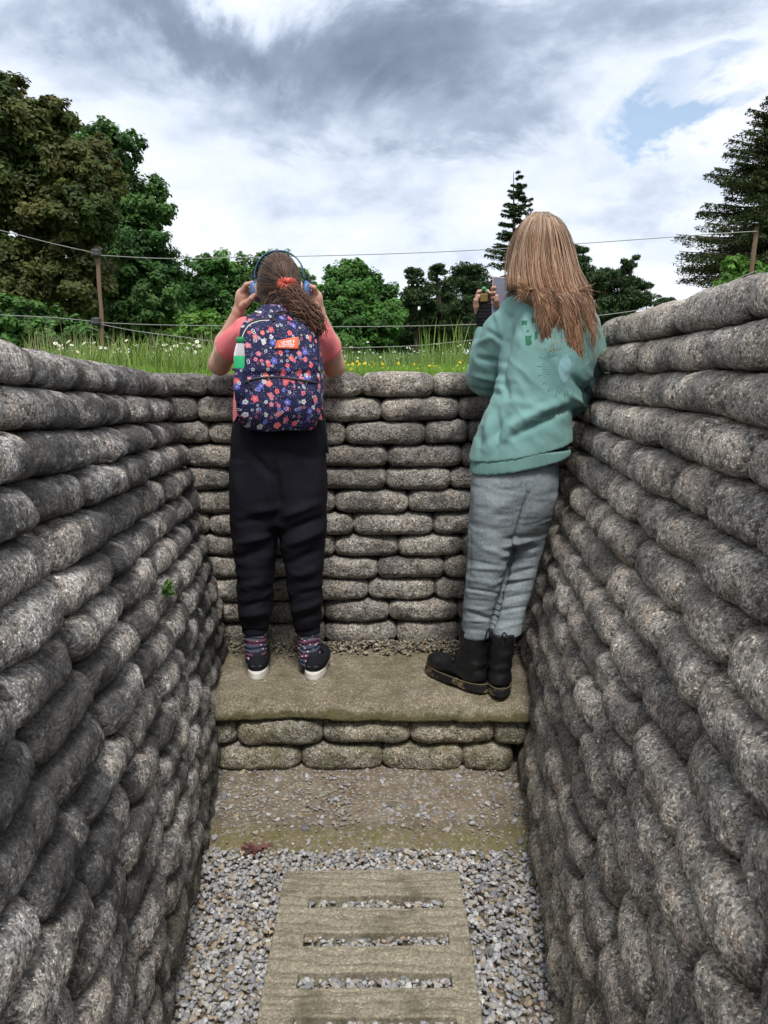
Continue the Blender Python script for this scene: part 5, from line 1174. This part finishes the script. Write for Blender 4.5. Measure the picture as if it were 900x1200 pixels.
def boot(H, yaw, lean=(0, 0)):
    xf = lambda V: (V + np.stack([V[:, 2] * lean[0], V[:, 2] * lean[1], 0 * V[:, 2]], 1) * np.clip((V[:, 2:3] - .05) / .1, 0, 1)) @ rotz(yaw).T + H
    up = [stack([(0, .052, .05, .042, .056), (0, .048, .10, .043, .053), (0, .046, .16, .046, .054), (0, .046, .232, .050, .058)], k=.02), ell((0, .045, .055), (.041, .052, .040), None, .02), ell((0, .130, .062), (.040, .075, .038), rotx(-.25), .03), ell((0, .205, .055), (.047, .060, .036), None, .03), cap((0, .048, .19), (0, .048, .30), .040, .040, .004, 's'), box((0, .11, -.02), (.1, .25, .050), .001, None, .002, 's')]
    s = blob('boot', up, .0038, M['leather'], W_, lambda V, N: .0025 * fbm(V * [20, 20, 34], 2, 50) + .003 * np.sin(V[:, 2] * 130) * np.exp(-((V[:, 2] - .105) / .03) ** 2), xf=xf, it=1)
    blob('sole', [stack([(0, .125, .0, .050, .148), (0, .125, .012, .052, .150), (0, .125, .034, .050, .147)], k=.003, e=2.4), box((0, .098, -.002), (.1, .022, .010), .004, None, .004, 's')], .0036, M['bsole'], s, lambda V, N: .0012 * np.sin(V[:, 1] * 520) * (V[:, 2] < .03), xf=xf, it=1)
    A = np.linspace(0, 2 * PI, 90); c, q = np.cos(A), np.sin(A); V, f = tubes(xf(np.stack([.0505 * np.sign(c) * np.abs(c) ** .83, .125 + .1475 * np.sign(q) * np.abs(q) ** .83, 0 * A + .0365], 1))[None], .0016, 5); mk('welt', V, f, M['stitch'], s)
    L = []
    for k in range(6):
        z = .098 + k * .022; y = .118 - k * .0042 if k > 1 else .138 - k * .012; x = .022
        L += [[(-x, y - .012, z), (0, y + .006, z + .012), (x, y - .012, z + .022)], [(x, y - .012, z), (0, y + .008, z + .012), (-x, y - .012, z + .022)]]
    V, f = tubes(np.array([xf(spline(np.array(l)[None], 8)[0]) for l in L]), .0022, 5); mk('lace', V, f, M['lace'], s)
    e = [lathe([(.0, .002), (.004, .0015), (.004, -.001)], np.zeros(3), 8) for _ in range(1)][0]
    Vs = []; 
    for k in range(5):
        for sx in (-1, 1): Vs.append((xf((e[0] @ rotx(-1.2).T) + [sx * .026, .105 - k * .004 + (.016 if k < 2 else 0), .098 + k * .024]), e[1]))
    V, f = join(Vs); mk('eyelets', V, f, M['metal'], s)
    V, f = tubes(xf(spline(np.array([(-.010, -.012, .205), (-.010, -.020, .232), (0, -.020, .25), (.010, -.020, .232), (.010, -.012, .205)])[None], 16)[0])[None], .0032, 6); mk('pull_loop', V, f, M['lace'], s)
H = U(565, 812, 2.64); H[2] = .284; T = U(500, 784, 2.84); yaw = math.atan2(-(T[0] - H[0]), T[1] - H[1]); boot(H, yaw)
H = U(586, 820, 2.60); H[2] = .284; boot(H, -.03, (.02, 0))
# hair
rad = np.array([.080, .090, .120]); hc = U(635.5, 291, 2.805)
P = [ell(hc, rad, None, .02), pstack([(610, 662, 290, 2.805, .088), (605, 669, 320, 2.80, .090), (603, 676, 342, 2.78, .090), (612, 682, 356, 2.73, .06), (636, 682, 372, 2.695, .025)], k=.02), box(hc + [-.04, .11, -.05], (.09, .06, .10), .03, rotz(.35), .02, 's')]
whair = blob('hair', P, .005, M['hair'], W_, it=1, col=lambda V: np.tile((.16, .085, .042), (len(V), 1)))
r = np.random.default_rng(15); n = 3000; nc_ = 150
cc_ = np.sort(r.uniform(-1, 1, nc_)); cid = r.integers(0, nc_, n); a = np.clip(cc_[cid] + r.normal(0, .022, n) * r.choice([1, 1, 4], n), -1, 1); thin = r.random(n) < .12
cj = r.normal(0, 1, (nc_, 3)); CE = np.zeros((nc_, 2))
for k in range(nc_):
    q = cc_[k] + r.normal(0, .05)
    if q < -.52: e = (596 + 26 * (q + 1) + r.normal(0, 2), r.uniform(348, 364))
    elif q < -.15: e = (640 + 10 * (q + .33) + r.normal(0, 2.5), 414 - abs(r.normal(0, 20)))
    elif q < .04: e = (653 + r.normal(0, 4), 402 - abs(r.normal(0, 20)))
    elif q < .74: e = (676 + 12 * (q - .4) + r.normal(0, 2.0), 431 - abs(r.normal(0, 16)))
    else: e = (693 + r.normal(0, 3), 412 - abs(r.normal(0, 22)))
    CE[k] = e
ends = CE[cid] + np.stack([r.normal(0, 1.6, n), -np.abs(r.normal(0, 13, n))], 1)
ys = [249, 256, 270, 290, 315, 338]; hw = [8, 19, 28.5, 35, 39.5, 42.5]; cx = [635, 635, 635, 634.5, 636, 640]; dep = [.03, .066, .092, .102, .106, .104]; yc = [2.805, 2.805, 2.805, 2.805, 2.79, 2.775]
K = np.zeros((n, 10, 3)); j1 = r.normal(0, 1, n); bulge = r.random(n)
for j in range(6):
    px = cx[j] + a * hw[j] + j1 * .22 * j + cj[cid, 0] * .38 * j + .5 * j * np.sin(j * 1.3 + cj[cid, 1] * 5); py = ys[j] + (r.uniform(-1, 5, n) if j == 0 else 0) + cj[cid, 1] * (.3 if j else 0)
    aa = np.clip(a * .97, -1, 1); Yv = yc[j] - dep[j] * np.sqrt(1 - aa ** 2) - .009 * bulge - .006 * cj[cid, 2] * (j > 0)
    K[:, j] = [U(*q) for q in zip(px, py, Yv)]
for j, f_ in ((6, .25), (7, .5), (8, .76), (9, 1.0)):
    x0 = 640 + a * 42.5; left = a < -.5; y0 = 338; yy = y0 + (ends[:, 1] - y0) * f_; fx = np.where(left, f_, f_ ** .62); px = x0 * (1 - fx) + ends[:, 0] * fx + j1 * .7 + 1.2 * np.sin(f_ * 5 + cj[cid, 0] * 3)
    base = 2.775 - .106 * np.sqrt(1 - np.clip(a * .97, -1, 1) ** 2); tgt = np.where(left, 2.98, np.where(a > .72, 2.69, 2.652)); Yv = base + (tgt - base) * min(1, f_ * 1.6) - .008 * bulge - .004 * (j < 9)
    K[:, j] = [U(*q) for q in zip(px, yy, Yv)]
for k in np.where(thin)[0]: K[k, 4:] += (r.normal(0, .008, 3) + [.004 * np.sign(a[k]) , -.002, 0]) * [1, .3, .4] * np.array([.3, .6, .8, 1.1, 1.4, 1.8])[:, None]
Pp = spline(K, 36); Pp[..., 1] = np.minimum(Pp[..., 1], 3); tcol = np.array([(.22, .145, .092), (.29, .205, .138), (.13, .080, .050), (.38, .29, .21), (.24, .135, .078)])[r.choice(5, n, p=[.3, .25, .2, .12, .13])] * r.uniform(.8, 1.15, (n, 1)) * np.clip(1 + .34 * cj[cid, 2:3], .4, 1.7)  # deeper clumps coloured darker: shade in the gaps put into the strand colour
g = np.linspace(0, 1, 36)[None, :, None]; tip = np.array([1.22, .96, .80]); top = np.array([.86, .90, .96]); cv = np.clip(tcol[:, None] * (top * (1 - g) + tip * g), .02, .6)
V, f = tubes(Pp, np.where(thin, .0006, .0011), 3, ([0, .8, 1], [1, .9, .35])); mk('strands', V, f, M['hair'], whair, True, np.repeat(cv.reshape(-1, 3), 3, 0))
# flyaway wisps by the right shoulder
n = 12; Kw = np.zeros((n, 6, 3)); r = np.random.default_rng(19)
for k in range(n):
    y0 = r.uniform(330, 375); w_ = [(684 + r.normal(0, 2), y0, 2.70), (692 + r.normal(0, 3), y0 + 18, 2.67), (697 + r.normal(0, 3), y0 + 36, 2.65), (699 + r.normal(0, 3), y0 + 48, 2.65), (701 + r.normal(0, 4), y0 + 56, 2.66), (703 + r.normal(0, 5), y0 + 62, 2.67)]
    if k % 3 == 0: w_ = [(644 + r.normal(0, 12), 370, 2.635), (640 + r.normal(0, 14), 392, 2.625), (645 + r.normal(0, 14), 408, 2.62), (652 + r.normal(0, 10), 412, 2.62), (656 + r.normal(0, 10), 405, 2.62), (655 + r.normal(0, 8), 398, 2.62)]
    Kw[k] = [U(*p) for p in w_]
V, f = tubes(spline(Kw, 24), .0007, 3); mk('wisps', V, f, M['hair'], whair, True, np.tile((.36, .25, .16), (len(V), 1)))
# phone held up in both hands
pc = U(587, 349, 3.04); Rm = rotz(.12) @ rotx(-.10) @ roty(.06)
ph = empty('phone', pc - [0, 0, .075], 'grey phone with a small dangling charm held up by the woman in teal', 'phone')
V, f = rbox(pc, (.037, .0045, .077), .003, Rm); mk('case', V, f, M['pcase'], ph, False)
V, f = rbox(pc + Rm @ np.array([0, -.0052, 0]), (.0345, .0012, .0745), .0008, Rm); mk('screen', V, f, M['phone'], ph, False)
cc = U(567, 349, 3.015); V, f = rbox(cc, (.0145, .006, .0155), .003, roty(-.05)); ch = mk('charm', V, f, M['gold'], ph, False)
blob('bead', [ell(U(567, 338.5, 3.015), (.0095, .008, .0085), None, .004), ell(U(570, 342, 3.015), (.006, .005, .006), None, .004)], .0022, M['cactus'], ch, it=1)
V, f = tubes(spline(np.array([U(568, 343, 3.015), U(572, 338, 3.03), U(578, 336, 3.04)])[None], 12), .0012, 5); mk('cord', V, f, M['lace'], ch)
# ================================================================== SKY, SUN, CAMERA
SUN_EL, SUN_AZ = R(60), R(172)      # azimuth clockwise from +Y: behind the viewer, a little to the left
w = bpy.data.worlds.new('World'); SC.world = w; w.use_nodes = True; t = NT(w.node_tree); t.n.clear()
sky = t.node('ShaderNodeTexSky', sky_type='NISHITA'); sky.sun_disc = False; sky.sun_elevation = SUN_EL; sky.sun_rotation = SUN_AZ; sky.altitude = 20; sky.air_density = 1.2; sky.dust_density = .6; sky.ozone_density = 3
D = t.node('ShaderNodeTexCoord').outputs['Generated']; s = t.sep(D)
iz = t.math('DIVIDE', 1, t.math('ADD', t.math('MAXIMUM', s[2], 0), .42))
P = t.comb(t.math('MULTIPLY', s[0], iz), t.math('MULTIPLY', s[1], iz), 0)
n1 = t.noise(P, 1.7, 8, .52, .25); n2 = t.noise(t.vmath('ADD', P, (5.3, 1.7, 0)), 3.6, 8, .56, .3); n3 = t.noise(t.vmath('ADD', P, (2.1, 8, 0)), .8, 5, .5, .3); n4 = t.noise(t.vmath('ADD', P, (2.1, 18, 0)), 8, 7, .62, .2)
wob = t.vmath('ADD', D, t.vmath('SCALE', t.vmath('SUBTRACT', t.noise(P, 2.6, 7, .62, .6, 1), (.5, .5, .5)), (0, 0, 0)))
wb = t.node('ShaderNodeVectorMath', {0: t.vmath('SUBTRACT', t.noise(P, 2.4, 8, .62, .5, 1), (.5, .5, .5)), 3: .34}, operation='SCALE').outputs[0]
W = t.sep(t.vmath('ADD', D, wb))
def blobs(lst):
    tot = None
    for px, py, rx, ry, a in lst:
        d = U(px, py, 1.0) - [0, 0, CAMZ]; L = np.linalg.norm(d); d = d / L; sx, sz = rx / F / L, ry / F / L
        e = t.math('ADD', t.math('POWER', t.math('DIVIDE', t.math('SUBTRACT', W[0], float(d[0])), float(sx)), 2), t.math('POWER', t.math('DIVIDE', t.math('SUBTRACT', W[2], float(d[2])), float(sz)), 2))
        g = t.math('MULTIPLY', t.math('EXPONENT', t.math('MULTIPLY', e, -1)), a); tot = g if tot is None else t.math('ADD', tot, g)
    return t.math('MULTIPLY', tot, t.math('GREATER_THAN', s[1], 0))
dk = blobs([(640, 20, 240, 50, .5), (100, 20, 150, 30, .35), (380, 35, 260, 55, .95), (430, 110, 130, 40, .75), (560, 60, 120, 40, .55), (220, 5, 160, 35, .6), (560, 165, 130, 22, .55), (860, 5, 80, 40, .55), (700, 100, 110, 30, .30), (120, 110, 60, 30, .28), (210, 105, 50, 16, .25), (760, 230, 160, 30, .18), (330, 150, 60, 18, .3)])
br = blobs([(250, 190, 230, 80, .55), (470, 210, 160, 70, .45), (40, 60, 110, 60, .35), (520, 270, 260, 50, .30), (560, 120, 60, 30, .35), (680, 170, 80, 50, .35), (830, 240, 110, 40, .3)])
bl = blobs([(845, 165, 70, 22, 1.0), (750, 185, 40, 22, .6), (870, 90, 50, 22, .7), (790, 130, 40, 14, .5), (620, 320, 120, 30, .35)])
v = t.math('ADD', t.math('ADD', t.math('MULTIPLY', n1, .55), t.math('MULTIPLY', n2, .55)), t.math('MULTIPLY', n4, .26))
v = t.math('SUBTRACT', t.math('ADD', v, t.math('MULTIPLY', br, -.26)), t.math('MULTIPLY', dk, .31))
cc = t.ramp(v, [(.04, (.13, .165, .225)), (.19, (.20, .245, .325)), (.31, (.29, .345, .445)), (.40, (.41, .47, .565)), (.51, (.54, .595, .685)), (.65, (.635, .665, .715))])
bf = t.ramp(t.math('ADD', t.math('MULTIPLY', bl, .55), t.math('MULTIPLY', n2, .5)), [(.40, 0), (.72, .78)])
b1 = t.node('ShaderNodeBackground', {0: sky.outputs[0], 1: .10}); b2 = t.node('ShaderNodeBackground', {0: cc, 1: 1.0})
mx = t.node('ShaderNodeMixShader', {0: t.math('SUBTRACT', 1, bf), 1: b1.outputs[0], 2: b2.outputs[0]}); o = t.node('ShaderNodeOutputWorld'); t.l.new(mx.outputs[0], o.inputs[0])
sl = bpy.data.lights.new('sun', 'SUN'); sl.energy = 2.4; sl.angle = R(16); sl.color = (1, .965, .92)
so = bpy.data.objects.new('sun', sl); COL.objects.link(so)
dirv = Vector((math.sin(SUN_AZ) * math.cos(SUN_EL), math.cos(SUN_AZ) * math.cos(SUN_EL), math.sin(SUN_EL)))
so.rotation_euler = dirv.to_track_quat('Z', 'Y').to_euler()
cam = bpy.data.cameras.new('camera'); co = bpy.data.objects.new('camera', cam); COL.objects.link(co); SC.camera = co
cam.sensor_fit = 'VERTICAL'; cam.sensor_height = 24; cam.lens = 18; cam.clip_start = .02; cam.clip_end = 2000
co.location = (0, 0, CAMZ); co.rotation_euler = (R(90) - PIT, 0, 0)
SC.view_settings.view_transform = 'Standard'; SC.view_settings.look = 'None'; SC.view_settings.gamma = 1; SC.view_settings.exposure = .66
SC.view_settings.use_curve_mapping = False
SC.render.engine = 'CYCLES'; SC.cycles.use_denoising = True; SC.cycles.max_bounces = 5; SC.cycles.transparent_max_bounces = 8; SC.cycles.use_adaptive_sampling = True; SC.cycles.adaptive_threshold = .02
